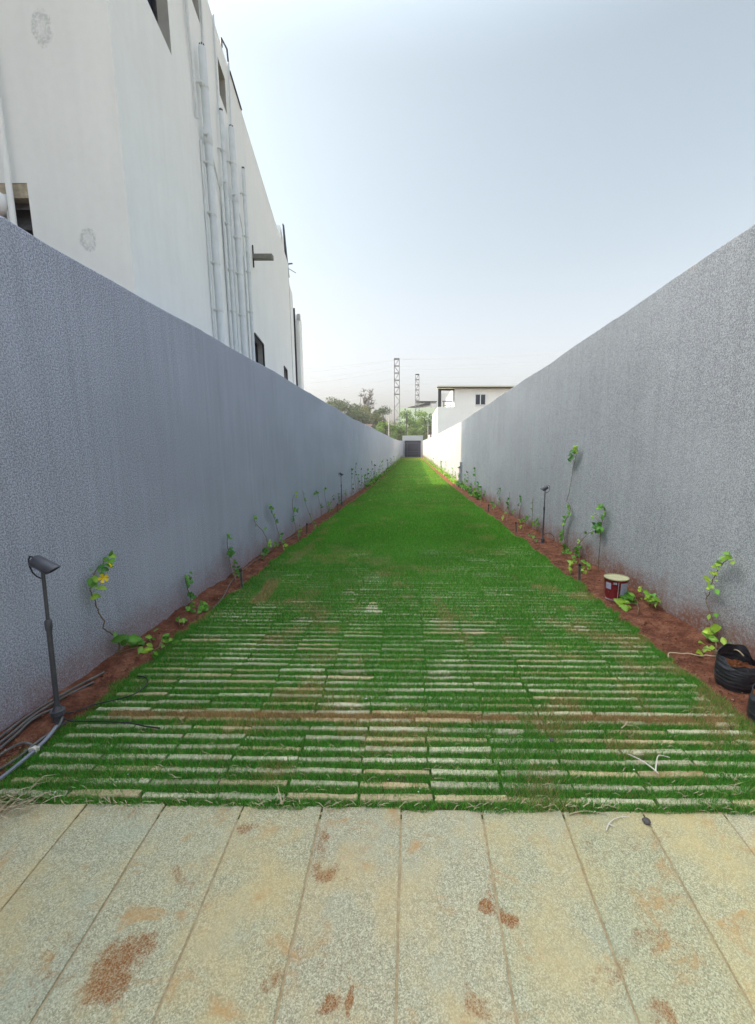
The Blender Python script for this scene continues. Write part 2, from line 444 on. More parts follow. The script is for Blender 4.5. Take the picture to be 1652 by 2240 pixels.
tag(mb.build("soil_clods", M['clod']), 'red soil crumbs and pale chips scattered along both planting beds', 'soil crumbs', kind='stuff')

# paving: long slabs that fall gently towards the viewer
def pz(y): return .0 + (y - 1.43) * .10
mb = MB(); rr = random.Random(5)
for n in range(-8, 9):
    x0 = -.044 + .3115 * n + .004; x1 = x0 + .3115 - .007
    t = rr.uniform(.93, 1.06); tint = (t * rr.uniform(.98, 1.02), t, t * rr.uniform(.94, 1.03))
    ya = 1.44 - .016 * (x0 + x1) / 2 + rr.uniform(-.006, .006)
    segs = 26; prev = None; vs = []; fs = []
    dzz = rr.uniform(-.0015, .0015)
    for k in range(segs + 1):
        y = ya + (-1.2 - ya) * k / segs
        jl = rr.uniform(-.0012, .0012); jr = rr.uniform(-.0012, .0012)
        z = pz(y) + dzz
        vs += [(x0 + jl, y, z - .03), (x0 + jl, y, z - .002), (x0 + jl + .003, y, z), (x1 + jr - .003, y, z), (x1 + jr, y, z - .002), (x1 + jr, y, z - .03)]
    for k in range(segs):
        for q in range(5):
            a = k * 6 + q; fs.append((a, a + 1, a + 7, a + 6))
    fs.append((0, 5, 4, 3, 2, 1))
    mb.add(vs, fs, tint)
tag(mb.build("stone_paving", M['slab']), kind='structure')
mb = MB(); mb.add([(-2.6, -1.2, pz(-1.2) - .005), (2.8, -1.2, pz(-1.2) - .005), (2.8, 1.43, -.005), (-2.6, 1.43, -.005)], [(0,1,2,3)])
tag(mb.build("paving_mortar", M['mortar']), kind='structure')

# ================================================================ stones and turf
PITCH = .0688
def rowf(x, y): return (y + .016 * x - 1.469) / PITCH           # stone lies in fraction 0 .. .5 of its row
mb = MB(); rr = random.Random(11)
for k in range(0, 68):
    yc = 1.469 + PITCH * (k + .26)
    off = .078 + rr.uniform(-.012, .012) + (0 if k % 7 else rr.uniform(-.08, .08))
    for n in range(-7, 7):
        xa = off + n * .296 + rr.uniform(-.004, .004); xb = xa + .288 + rr.uniform(-.006, .003)
        if xa < -1.72 or xb > 1.70: 
            xa = max(xa, -1.72 + rr.uniform(0, .06)); xb = min(xb, 1.70 - rr.uniform(0, .06))
            if xb - xa < .08: continue
        wdt = .034 * rr.uniform(.82, 1.08); z0 = zg(yc); h = .006 + rr.uniform(-.004, .005)
        sk = rr.uniform(-.004, .004); q = rr.random()
        t = rr.uniform(.78, 1.12)
        c = (t, t, t * .97) if q < .55 else ((t*.95, t*.82, t*.68) if q < .8 else (t*.80, t*.80, t*.76))
        vs = []; fs = []; S = 6
        for i in range(S + 1):
            x = xa + (xb - xa) * i / S; y = yc - .016 * x + sk * (i / S - .5) * 2
            jf = rr.uniform(-.0018, .0018); jb = rr.uniform(-.0018, .0018); jz = rr.uniform(-.0012, .0012)
            vs += [(x, y - wdt/2 + jf, z0 - .02), (x, y - wdt/2 + jf, z0 + h - .005), (x, y - wdt/2 + .004 + jf, z0 + h + jz), (x, y + wdt/2 - .004 + jb, z0 + h + jz), (x, y + wdt/2 + jb, z0 + h - .005), (x, y + wdt/2 + jb, z0 - .02)]
        for i in range(S):
            for p in range(5):
                a = i * 6 + p; fs.append((a, a + 6, a + 7, a + 1))
        fs.append((0, 1, 2, 3, 4, 5)); a = S * 6; fs.append((a+5, a+4, a+3, a+2, a+1, a))
        mb.add(vs, fs, c)
tag(mb.build("lawn_stone_strips", M['stone']), kind='structure')

rs = np.random.RandomState(4)
def turf(y0, y1, dens, wid, hgt, seed, over):
    """blades over the strip y0..y1; over(y) = how far the turf covers the stones"""
    area = (y1 - y0) * 3.5; n = int(area * dens)
    x = rs.uniform(-1.79, 1.76, n); y = rs.uniform(y0, y1, n)
    eL = -1.745 + (vnoise(y, y*0, 3.1, 61) - .5) * .07 + (vnoise(y, y*0, 13., 62) - .5) * .09
    eR = 1.712 + (vnoise(y, y*0, 3.1, 63) - .5) * .09 + (vnoise(y, y*0, 13., 64) - .5) * .09
    eR = np.where((y > 2.0) & (y < 2.5), eR - .02, eR) + np.where(y < 1.95, .07, 0)
    ok = (x > eL) & (x < eR) & (y + .016 * x > 1.432 + (vnoise(x, y*0, 14, 65) - .5) * .03)
    x = x[ok]; y = y[ok]
    p = rowf(x, y); k = np.floor(p); fr = p - k
    wob = (vnoise(x, k, 2.3, 66) - .5) * .16 + (vnoise(x, k * 1.0, 9., 67) - .5) * .12
    cov = vnoise(x, y, 1.7, 68) * .6 + vnoise(x, y * 1.0, 5., 69) * .4     # patches where turf has closed over the stone
    edge = np.clip((np.abs(x + .1) - .9) * .35, 0, .3)
    closed = cov + edge + over(y) > .62
    gap = (fr > .31 + wob) & (fr < 1.02) | (fr < .05 + wob * .5)
    keep = gap | ((k == 7) & (rs.rand(len(x)) < .45)) | (closed & (rs.rand(len(x)) < .75)) | (rs.rand(len(x)) < .025 + .3 * np.clip(over(y), 0, 1))
    bare = (vnoise(x * .6, y, 6., 70) > .9) & (y < 4)
    keep &= ~(bare & (rs.rand(len(x)) < .8))
    x = x[keep]; y = y[keep]; fr = fr[keep]; k = k[keep]; n = len(x)
    z = np.interp(y, [4, 7, 13.7, 22.6, 90], [0, -.06, -.21, -.38, -.8])
    h = hgt * rs.uniform(.55, 1.25, n) * (.8 + .5 * vnoise(x, y, 3, 71))
    ang = rs.uniform(0, 2 * np.pi, n); lean = rs.uniform(.15, 1.0, n) * h * (1 + 1.6 * np.clip((y - 7) / 16, 0, 1))
    wd = wid * rs.uniform(.6, 1.3, n)
    ca, sa = np.cos(ang), np.sin(ang); t = rs.uniform(0, 2 * np.pi, n); ct, st_ = np.cos(t), np.sin(t)
    V = np.empty((n, 3, 3))
    V[:, 0] = np.stack([x - ct * wd / 2, y - st_ * wd / 2, z], 1)
    V[:, 1] = np.stack([x + ct * wd / 2, y + st_ * wd / 2, z], 1)
    V[:, 2] = np.stack([x + ca * lean, y + sa * lean, z + h], 1)
    g1 = np.array([.070, .26, .026]); g2 = np.array([.16, .50, .050]); g3 = np.array([.32, .52, .07])
    a = rs.rand(n, 1); C = g1 * (1 - a) + g2 * a
    b = (rs.rand(n, 1) < .14); C = np.where(b, g3, C)
    nearf = np.clip((7 - y) / 4, 0, 1)[:, None]; C = C * (1 - nearf * np.array([.22, .08, .0]))
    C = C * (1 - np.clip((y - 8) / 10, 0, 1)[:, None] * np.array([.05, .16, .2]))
    straw = np.array([.60, .40, .18]) * rs.uniform(.6, 1.15, (n, 1))
    dry = vnoise(x, y, 2.2, 72) * .55 + vnoise(x, y, 7., 73) * .45
    pd = np.clip((dry - .61) * 3.0, 0, .5) + .05
    row7 = (k == 7) & (np.abs(x) < 1.6)                           # the withered row
    pd = np.where(row7, np.where(vnoise(x, y*0, 2.5, 74) > .25, .97, .6), pd)
    dl = (np.abs(x + 1.42 + (y - 3.6) * .03 - (vnoise(y, y*0, 1.5, 76) - .5) * .2) < .07) & (y > 3.0) & (y < 9.5) & (vnoise(x, y, 3., 77) > .42)
    pd = np.where(dl, .7, pd)
    pd = np.where(y > 4.5, pd * .55, pd)
    C = np.where(rs.rand(n, 1) < pd[:, None], straw, C)
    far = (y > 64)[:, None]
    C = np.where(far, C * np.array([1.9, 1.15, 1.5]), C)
    C *= rs.uniform(.75, 1.2, (n, 1)) * (.84 + .32 * (vnoise(x, y, .8, 78) * .5 + vnoise(x, y * .6, 2.6, 79) * .5))[:, None]
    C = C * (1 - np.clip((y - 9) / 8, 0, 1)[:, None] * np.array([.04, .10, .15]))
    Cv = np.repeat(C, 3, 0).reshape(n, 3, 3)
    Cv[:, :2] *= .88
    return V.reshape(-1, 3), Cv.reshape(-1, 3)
Vs = []; Cs = []
for a in ((1.41, 3.2, 90000, .0022, .025, 1, lambda y: .04 + (y-1.4) * .085),
          (3.2, 6.6, 38000, .0034, .032, 2, lambda y: .193 + (y - 3.2) * .22),
          (6.6, 12., 13000, .0062, .032, 3, lambda y: .6 + 0 * y),
          (12., 24., 2600, .012, .028, 4, lambda y: .4 + 0 * y),
          (24., 50., 800, .028, .03, 5, lambda y: .5 + 0 * y),
          (50., 90., 260, .06, .034, 6, lambda y: .5 + 0 * y)):
    V, C = turf(*a); Vs.append(V); Cs.append(C)
V = np.vstack(Vs); C = np.vstack(Cs)
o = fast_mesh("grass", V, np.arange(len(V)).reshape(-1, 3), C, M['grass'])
tag(o, 'short green turf growing between the stone strips all down the path', 'grass', kind='stuff')
print("blades", len(V) // 3)

# ================================================================ boundary walls
def boundary(side, prof, label, m):
    X0 = -2.0 if side < 0 else 2.13; X1 = X0 + side * .2
    ys = sorted(set([p[0] for p in prof] + [i * .25 for i in range(-8, 60)] + list(range(15, 91, 1))))
    mb = MB(); vs = []; fs = []; rr = random.Random(side + 9)
    n = len(ys)
    for y in ys:
        zt = float(np.interp(y, [p[0] for p in prof], [p[1] for p in prof])) + rr.uniform(-.004, .004) + .012 * math.sin(y * 1.9 + side) * math.sin(y * .7)
        zb = zg(y) - .3 - (.35 if y < 1 else 0)
        r = rr.uniform(-.002, .002)
        vs += [(X0, y, zb), (X0, y, zt - .012), (X0 + side * (.012 + r), y, zt), (X1, y, zt), (X1, y, zb)]
    for k in range(n - 1):
        for q in range(4):
            a = k * 5 + q
            fs.append((a, a + 5, a + 6, a + 1) if side < 0 else (a, a + 1, a + 6, a + 5))
    fs.append((0, 1, 2, 3, 4)); a = (n - 1) * 5; fs.append((a+4, a+3, a+2, a+1, a))
    mb.add(vs, fs)
    return tag(mb.build("boundary_wall", m), label, 'wall')
boundary(-1, [(-2, 2.53), (2.2, 2.515), (4.2, 2.496), (8, 2.455), (14.5, 2.34), (20, 2.355), (26, 2.315), (45, 2.27), (65, 2.37), (90, 2.68)],
         'long speckled grey boundary wall on the left below the white building', M['wall_l'])
boundary(1, [(-2, 2.84), (2.8, 2.78), (4.2, 2.746), (9, 2.66), (18.6, 2.50), (35, 2.50), (60, 2.56), (90, 2.72)],
         'long speckled grey boundary wall on the right with a red dirt stained foot', M['wall_r'])

# far gate with its portal
gt = empty("gate_portal", (0, 90, -.8), 'navy barred gate in a pale concrete portal closing the far end of the lawn', 'gate')
mb = MB(); mb.box(-2.15, 2.15, 89.8, 90.3, 2.75, 3.78); mb.build("lintel", M['concrete'], gt, bevel=.03)
for s in (-1, 1):
    mb = MB(); mb.box(*sorted((s * 2.13, s * 1.72)), 89.85, 90.25, -.8, 2.745); mb.build("pier", M['concrete'], gt)
mb = MB(); mb.box(-1.715, 1.715, 90.0, 90.05, -.75, 2.74)
panel = mb.build("gate_panel", M['gate'], gt)
mb = MB()
for z in (-.6, -.1, .35, 2.2): mb.box(-1.7, 1.7, 89.94, 89.995, z, z + .09)
for x in (-1.7, -1.2, 1.3, 1.62): mb.box(x, x + .08, 89.93, 89.995, -.75, 2.3)
mb.build("gate_frame", simple("slate_bar", (.10,.10,.14), .5), gt)

# ================================================================ the white building on the left
A = Vector((-2.38, 3.84)); DV = Vector((-.162, 1)).normalized(); NV = Vector((DV.y, -DV.x))   # along the face, and out of it
ROOF = 7.58
def WP(Y, z, off=0.0):
    """point on the long face at depth Y, height z, standing off the face"""
    s = (Y - A.y) / DV.y; p = A + DV * s + NV * off
    return (p.x, p.y, z)
bld = empty("white_building", (A.x, A.y, 0), 'tall white rendered building with drain pipes rising behind the left wall', 'building')
def holed_face(mb, P, us, zs, holes, depth, rev):
    """P(u, z, off) -> point; grid face with rectangular openings and their reveals"""
    us = sorted(set(us + [h[0] for h in holes] + [h[1] for h in holes])); zs = sorted(set(zs + [h[2] for h in holes] + [h[3] for h in holes]))
    for i in range(len(us) - 1):
        for j in range(len(zs) - 1):
            um = (us[i] + us[i+1]) / 2; zm = (zs[j] + zs[j+1]) / 2
            if any(h[0] < um < h[1] and h[2] < zm < h[3] for h in holes): continue
            mb.add([P(us[i], zs[j], 0), P(us[i+1], zs[j], 0), P(us[i+1], zs[j+1], 0), P(us[i], zs[j+1], 0)], [(0,1,2,3)])
    for a, b, c, d in holes:
        q = [P(a, c, 0), P(b, c, 0), P(b, d, 0), P(a, d, 0), P(a, c, -depth), P(b, c, -depth), P(b, d, -depth), P(a, d, -depth)]
        m_ = MB(); m_.add(q, [(0,4,5,1), (1,5,6,2), (2,6,7,3), (3,7,4,0)]); rev.append(m_)
holes = [(4.25, 5.22, 5.58, 6.9), (5.95, 6.42, 6.90, 7.35), (7.26, 7.66, 6.70, 7.20), (8.87, 9.78, 2.55, 3.66), (13.1, 13.75, 2.8, 3.80)]
YE = 15.4
mb = MB(); rev = []
holed_face(mb, WP, [A.y, YE], [-1.2, ROOF], holes, .16, rev)
# front face, looking back at the camera, with the louvred opening
def FP(u, z, off=0.0): return (u, A.y - off, z)
fh = [(-3.92, -3.195, 2.3, 3.56)]
mf = MB()
holed_face(mf, FP, [-9.0, A.x], [-1.2, ROOF], fh, .14, rev)
e = WP(YE, 0)
mb.add([(e[0], e[1], -1.2), (-9, e[1], -1.2), (-9, e[1], ROOF), (e[0], e[1], ROOF)], [(0,1,2,3)])
mb.add([(-9, e[1], -1.2), (-9, A.y, -1.2), (-9, A.y, ROOF), (-9, e[1], ROOF)], [(0,1,2,3)])
mb.add([(A.x, A.y, ROOF), (e[0], e[1], ROOF), (-9, e[1], ROOF), (-9, A.y, ROOF)], [(0,1,2,3)])
mb.build("long_wall", M['white'], bld)
mf.build("front_wall", M['white_patch'], bld)
for m_ in rev: m_.build("window_reveal", M['reveal'], bld)
# end bays, each stepped back or out a little
mb = MB()
def prism(mb, pts, z0, z1):
    n = len(pts); vs = [(p[0], p[1], z0) for p in pts] + [(p[0], p[1], z1) for p in pts]
    mb.add(vs, [tuple(range(n-1, -1, -1)), tuple(range(n, 2*n))] + [(i, (i+1) % n, (i+1) % n + n, i + n) for i in range(n)])
prism(mb, [WP(YE+.06, 0, -.06), WP(17.0, 0, -.06), (-9, 17.0), (-9, YE+.06)], -1.2, 7.15); mb.build("end_bay", M['white'], bld)
mb = MB(); prism(mb, [WP(17.05, 0, -.12), WP(18.4, 0, -.12), (-9, 18.4), (-9, 17.05)], -1.2, 6.7); mb.build("end_bay", M['white'], bld)
mb = MB(); prism(mb, [(-5.4, 18.45), (-4.74, 18.45), (-4.9, 19.5), (-9, 19.5), (-9, 18.45)], -1.2, 6.84); mb.build("stair_block", M['white'], bld)
mb = MB(); mb.box(-4.80, -4.69, 18.40, 18.52, 6.62, 6.86); mb.build("coping_tip", M['reveal'], bld)
mb = MB(); mb.box(-5.15, -4.88, 18.25, 18.44, 4.3, 4.42); mb.build("window_hood", M['reveal'], bld)
mb = MB(); prism(mb, [(-5.9, 17.0), (-4.93, 17.0), (-5.2, 18.4), (-5.9, 18.4)], 6.7, 9.55); mb.build("roof_room", M['white'], bld)
mb = MB()
mb.add([(-4.90, 17.3, 9.75), (-4.78, 17.3, 7.9), (-4.87, 17.3, 7.9), (-4.93, 17.3, 9.75), (-4.90, 17.45, 9.75), (-4.78, 17.45, 7.9), (-4.87, 17.45, 7.9), (-4.93, 17.45, 9.75)],
       [(0,3,2,1),(4,5,6,7),(0,1,5,4),(1,2,6,5),(2,3,7,6),(3,0,4,7)])
mb.tube([(-4.80, 17.35, 8.35), (-4.62, 17.35, 8.37)], .025); mb.tube([(-4.80, 17.35, 8.2), (-4.50, 17.35, 8.03)], .012)
mb.build("roof_screen", M['dark_metal'], bld)
mb = MB(); mb.box(-9.0, -5.95, 3.9, 19.2, 7.6, 10.2); mb.build("unseen_shade_storey", M['white'], bld)  # unseen upper block added so its shadow covers the right wall
# dark joint lines where the bays meet
mb = MB()
for Y, z1 in ((YE + .03, 7.1), (17.02, 6.65)):
    p0 = WP(Y, -1, -.01); mb.box(p0[0] - .06, p0[0] + .012, p0[1] - .02, p0[1] + .02, -1, z1)
mb.build("joint_strip", M['dark_metal'], bld)
# roof railing end and dark coping strip
mb = MB()
a = WP(7.55, ROOF + .02, -.03); b = WP(7.55, ROOF + .42, -.03)
for p, q in ((WP(7.58, ROOF, 0), WP(7.58, 7.70, 0)), (WP(7.58, 7.70, 0), WP(7.93, 7.84, .0)), (WP(7.93, 7.84, .0), WP(8.0, 7.58, .0))):
    mb.tube([p, q], .014)
mb.tube([WP(8.0, 7.58, .012), WP(8.8, 7.575, .012)], .013)
mb.build("roof_railing", M['dark_metal'], bld)
# windows: frame, pane, bars
def window(Y0, Y1, z0, z1, bars=2, dark=True):
    t = .035; off = -.11
    def fr(mb, ya, yb, za, zb, o0, o1):
        vs = [WP(ya, za, o0), WP(yb, za, o0), WP(yb, zb, o0), WP(ya, zb, o0), WP(ya, za, o1), WP(yb, za, o1), WP(yb, zb, o1), WP(ya, zb, o1)]
        mb.add(vs, [(0,3,2,1),(4,5,6,7),(0,1,5,4),(1,2,6,5),(2,3,7,6),(3,0,4,7)])
    mb = MB()
    fr(mb, Y0, Y1, z1 - t, z1 - .001, off - .03, off); fr(mb, Y0, Y1, z0 + .001, z0 + t, off - .03, off)
    fr(mb, Y0 + .001, Y0 + t, z0 + t, z1 - t, off - .03, off); fr(mb, Y1 - t, Y1 - .001, z0 + t, z1 - t, off - .03, off)
    for i in range(bars):
        y = Y0 + (Y1 - Y0) * (i + 1) / (bars + 1); fr(mb, y - .012, y + .012, z0 + t, z1 - t, off - .025, off - .005)
    f = mb.build("window", M['dark_metal'] if dark else M['white_pipe'], bld)
    mb = MB(); fr(mb, Y0 + .003, Y1 - .003, z0 + .003, z1 - .003, off - .045, off - .035); mb.build("pane", M['glass'], f)
for i, h in enumerate(holes): window(*h, bars=(1, 0, 0, 3, 1)[i])
# dark outer surround on the two lower windows
for (a, b, c_, d) in holes[3:]:
    mb = MB()
    for p, q in ((WP(a, d, .012), WP(b, d, .012)), (WP(b, d, .012), WP(b, c_, .012))): mb.bar(p, q, .03, .03)
    mb.build("window_surround", M['dark_metal'], bld)
# louvres of the front opening
mb = MB()
for z in (2.44, 2.60, 2.76, 2.92, 3.08, 3.24, 3.40):
    mb.add([(-3.915, 3.90, z), (-3.20, 3.90, z), (-3.20, 3.97, z + .13), (-3.915, 3.97, z + .13), (-3.915, 3.905, z - .01), (-3.20, 3.905, z - .01), (-3.20, 3.975, z + .12), (-3.915, 3.975, z + .12)],
           [(0,1,2,3),(7,6,5,4),(0,4,5,1),(2,6,7,3),(0,3,7,4),(1,5,6,2)])
mb.box(-3.918, -3.197, 3.978, 3.985, 2.31, 3.55)
mb.build("louvre", M['louvre'], bld)
mb = MB(); mb.box(-3.92, -3.196, 3.845, 3.985, 3.45, 3.559); mb.build("lintel_band", M['lintel'], bld)
mb = MB(); mb.box(-3.46, -3.40, 3.86, 3.90, 2.31, 3.448); mb.build("mullion", M['white_pipe'], bld)
mb = MB(); mb.tube([(-3.295, 3.78, -.5), (-3.295, 3.78, 4.9)], .022, 14); mb.build("drain_pipe", M['white'], bld, smooth=True)
mb = MB(); mb.tube([(-3.345, 3.80, -.5), (-3.345, 3.80, 3.45)], .012, 8); mb.build("conduit", M['white_pipe'], bld, smooth=True)
mb = MB(); mb.lathe([(.002, .06), (.05, .055), (.08, .03), (.09, 0), (.09, -.04)], (0,0,0), 20)
for i, v in enumerate(mb.v): mb.v[i] = (-3.415 + v[0], 3.77 - v[2], 3.38 + v[1])
mb.build("vent_cowl", M['white'], bld, smooth=True)
mb = MB(); mb.box(-3.50, -3.37, 3.76, 3.835, 3.14, 3.27); mb.build("meter_box", simple("faded_red_box", (.45,.2,.17), .6), bld, bevel=.006)

# drain pipes on the long face
def drain(Y, ztop, r, brs, tee, conduit=True):
    off = r + .035
    mb = MB(); mb.tube([WP(Y, -.8, off), WP(Y, ztop - .02, off), WP(Y, ztop, off)], [r, r, r * .93], 18)
    mb.tube([WP(Y, ztop, off), WP(Y, ztop + .012, off)], r * .6, 12)
    p = mb.build("drain_pipe", M['white_pipe'], bld, smooth=True)
    mb = MB()
    for k in range(5):
        t = math.radians(36 * k); c0 = Vector(WP(Y, ztop + .005, off))
        mb.tube([c0 + Vector((math.cos(t*2) * r*.6, math.sin(t*2) * r*.6, 0)), c0 + Vector((math.cos(t*2) * r*.5, math.sin(t*2) * r*.5, .03))], .008, 5)
    mb.build("vent_cap", M['dark_metal'], p)
    for z in brs:
        mb = MB(); mb.tube([WP(Y, z - .012, off), WP(Y, z + .012, off)], r + .004, 18)
        mb.tube([WP(Y - r - .035, z, .0), WP(Y - r - .035, z, off * .9)], .013, 8)
        mb.bar(WP(Y - r - .035, z, off * .5), WP(Y, z, off * .5), .012, .02)
        mb.build("pipe_clamp", M['strap'], p)
    if tee:
        mb = MB(); mb.tube([WP(Y, tee - .10, off), WP(Y, tee - .085, off), WP(Y, tee + .085, off), WP(Y, tee + .10, off)], [r * 1.04, r * 1.18, r * 1.18, r * 1.04], 18)
        mb.tube([WP(Y - r * 1.9, tee, off * .9), WP(Y + r * 1.9, tee, off * .9)], r * .55, 12)
        mb.build("tee_joint", M['white_pipe'], p, smooth=True)
    if conduit:  # tube stands in for the bright lit strip of wall beside the pipe
        mb = MB(); mb.tube([WP(Y - r - .045, -.8, .016), WP(Y - r - .045, (tee or ztop) - .1, .016)], .014, 8)
        mb.build("conduit", M['white_pipe'], p, smooth=True)
drain(6.12, 6.40, .047, (5.95, 5.05, 4.45, 3.85, 3.25, 2.75), 5.39)
drain(6.98, 6.28, .033, (5.75, 4.75, 4.1, 3.5), 5.33)
drain(7.52, 6.43, .046, (5.9, 4.8, 4.25, 3.6), 5.44)
drain(8.36, 6.33, .032, (5.9, 5.2, 4.6, 3.9), 4.95)
def conduit(pts, r=.012, cl=()):
    mb = MB(); mb.tube(pts, r, 8); c_ = mb.build("conduit", M['white_pipe'], bld, smooth=True)
conduit([WP(5.78, 9, .03)[:2] + (ROOF,), WP(5.78, 6.35, .03), WP(5.86, 6.0, .03), WP(5.90, 5.45, .03)], .018)
conduit([WP(6.45, ROOF, .02), WP(6.42, 5.50, .02), WP(6.5, 5.35, .03), WP(6.82, 5.12, .03), WP(6.87, 4.9, .03), WP(6.9, 2, .03)], .014)
conduit([WP(7.08, ROOF, .02), WP(7.05, 6.3, .02)], .012)
conduit([WP(7.84, ROOF, .03), WP(7.72, 6.3, .03), WP(7.72, 2, .03)], .014)
conduit([WP(8.0, 5.43, .03), WP(8.22, 5.2, .03), WP(8.25, 2.0, .03)], .010)
# concrete spout sticking out of the long face
mb = MB()
q0 = WP(9.2, 5.24, .0); mb.box(q0[0] - .04, -2.846, 9.14, 9.26, 5.17, 5.26)
mb.build("roof_spout", simple("dark_spout", (.20,.20,.17), .8), bld, bevel=.004)
mb = MB(); mb.bar(WP(9.15, 5.0, .004), WP(9.15, 5.42, .004), .05, .008); mb.build("dark_wall_plate", M['dark_metal'], bld)  # thin dark upright plate on the face behind the spout

# neighbouring house outside the frame, added and sized to shade the near lawn
nb = empty("unseen_shade_house", (-6, -3, 0), 'unseen white house block added behind the left wall to shade the near lawn', 'building')
mb = MB(); mb.box(-9.5, -4.0, .2, 3.82, -.6, 8.6); mb.build("wall", M['white'], nb)
mb = MB(); mb.box(-9.6, -3.95, .1, 3.83, 8.602, 8.75); mb.build("roof", M['concrete'], nb)

# ================================================================ garden spotlights
def make_spotlight(label):
    t = empty("garden_spotlight", (0, 0, 0), label, 'garden light')
    mb = MB(); mb.box(-.036, .036, -.036, .036, .0, .010); mb.tube([(0,0,.010),(0,0,.055)], [.024,.022], 16); mb.tube([(0,0,.055),(0,0,.075)], [.030,.030], 16)
    mb.tube([(0,0,.075),(0,0,.10)], [.022,.013], 16); mb.build("base", M['lamp_metal'], t, bevel=.002)
    mb = MB(); mb.tube([(0,0,.09),(0,0,.52)], .0112, 14); mb.build("lower_pole", M['lamp_metal'], t, smooth=True)
    mb = MB(); mb.tube([(0,0,.50),(0,0,.515),(0,0,.548),(0,0,.556)], [.0125,.0155,.0155,.010], 14); mb.build("collar", M['lamp_metal'], t, smooth=True)
    mb = MB(); mb.tube([(0,0,.55),(0,0,.815)], .0078, 12); mb.build("upper_pole", M['lamp_metal'], t, smooth=True)
    # head: a tube cut on a slant, aimed sideways and down
    ax = Vector((math.cos(R(-30)), 0, math.sin(R(-30)))); up = Vector((-ax.z, 0, ax.x)); sd = Vector((0, 1, 0))
    c0 = Vector((-.035, 0, .855)); n = 22; r = .031; vs = []; fs = []
    for ring, (s, rr_) in enumerate(((0, r*.86), (.006, r), (.098, r), (.098, r*.88), (.045, r*.88))):
        for k in range(n):
            a = 2 * math.pi * k / n; cut = .014 * math.cos(a) if ring in (2, 3) else 0
            vs.append(c0 + ax * (s + cut) + (up * math.cos(a) + sd * math.sin(a)) * rr_)
    for i in range(4):
        for k in range(n):
            k2 = (k + 1) % n; fs.append((i*n+k, i*n+k2, (i+1)*n+k2, (i+1)*n+k))
    fs.append(tuple(range(n-1, -1, -1)))
    mb = MB(); mb.add(vs, fs); h = mb.build("lamp_head", M['lamp_metal'], t, smooth=True)
    mb = MB()
    vs = [c0 + ax * .046 + (up * math.cos(2*math.pi*k/n) + sd * math.sin(2*math.pi*k/n)) * r * .87 for k in range(n)]
    mb.add(vs, [tuple(range(n))]); mb.build("lens", M['glass'], h)
    mb = MB(); mb.tube([(0,0,.80),(0,0,.835)], .013, 10); mb.build("bracket", M['lamp_metal'], t)
    mb = MB(); mb.tube([(-.034,0,.868),(-.052,0,.872),(-.062,.004,.855),(-.064,.008,.82),(-.055,.01,.79),(-.035,.006,.772),(-.012,0,.765)], .0036, 7)
    mb.build("feed_cable", M['black'], t, smooth=True)
    return t
def copy_tree(o, parent=None):
    c = o.copy(); col.objects.link(c); c.parent = parent
    for ch in list(o.children): copy_tree(ch, c)
    return c
LG = 'garden spotlights on poles along both walls'
spots = [(-1, 1.936, -1.798, 'nearest left garden spotlight on a tall pole beside the grey cable bundle'),
         (-1, 11.1, -1.90, 'second garden spotlight along the left wall, among low green climbers'),
         (-1, 21.5, -1.93, 'third small garden spotlight along the left wall'),
         (1, 6.15, 1.955, 'near right garden spotlight on a tall pole with a coiled black cable'),
         (1, 17.6, 1.95, 'far right garden spotlight standing before the edge of the sunlit wall'),
         (1, 28.5, 1.95, 'tiny distant right garden spotlight against the sunlit wall'),
         (-1, 32, -1.93, 'tiny distant left garden spotlight farthest down the path'),
         (1, 39.5, 1.95, 'farthest tiny garden spotlight along the right sunlit wall')]
proto = make_spotlight(spots[0][3])
for i, (s, y, x, lb) in enumerate(spots):
    o = proto if i == 0 else copy_tree(proto)
    o.location = (x, y, zg(y) + .012); o['label'] = lb; o['group'] = LG
    o.rotation_euler = (0, 0, (0 if s < 0 else math.pi) + random.uniform(-.12, .12) + (.1 if i == 0 else 0))
    if i == 0: o.rotation_euler[1] = R(1.8)

# grey upright bar behind the far right spotlight
y = 18.0; o = empty("grey_bar", (2.06, y, zg(y)), 'grey square bar against the wall where the sunlight begins', 'post')
mb = MB(); mb.box(2.01, 2.11, y - .04, y + .04, zg(y) - .1, zg(y) + 1.02); mb.build("shaft", M['concrete'], o, bevel=.004)
mb = MB(); mb.box(2.0, 2.12, y - .05, y + .05, zg(y) + 1.022, zg(y) + 1.05); mb.build("cap", M['concrete'], o)

# pop-up sprinkler risers
SG = 'sprinkler risers in the planting beds'
spr = [(1.775, 4.29, 'grey sprinkler riser with black cap in front of the bushy right climber'),
       (-1.735, 4.09, 'grey sprinkler riser with black cap at the left turf edge, nearest on that side'),
       (-1.80, 6.97, 'second grey sprinkler riser along the left bed'),
       (1.79, 7.1, 'grey sprinkler riser in the right bed beyond the tall spotlight'),
       (1.785, 9.8, 'third grey sprinkler riser along the right bed'),
       (-1.80, 9.9, 'third grey sprinkler riser along the left bed beneath the climbers')]
for i, (x, y, lb) in enumerate(spr):
    if i == 0:
        t = empty("sprinkler", (0, 0, 0), lb, 'sprinkler', SG)
        mb = MB(); mb.tube([(0,0,-.02),(0,0,.135),(0,0,.14)], [.0125,.0125,.014], 14); mb.tube([(0,0,.14),(0,0,.153)], .0165, 14); mb.build("riser", M['cable_grey'], t, smooth=True)
        mb = MB(); mb.tube([(0,0,.154),(0,0,.165),(0,0,.178),(0,0,.188)], [.013,.016,.014,.007], 14); mb.build("nozzle", M['black'], t, smooth=True)
        p = t
    else: t = copy_tree(p)
    t.location = (x, y, zg(y)); t['label'] = lb; t['group'] = SG
    t.rotation_euler = (R(random.uniform(-4, 4)), R(random.uniform(-4, 4)), 0)

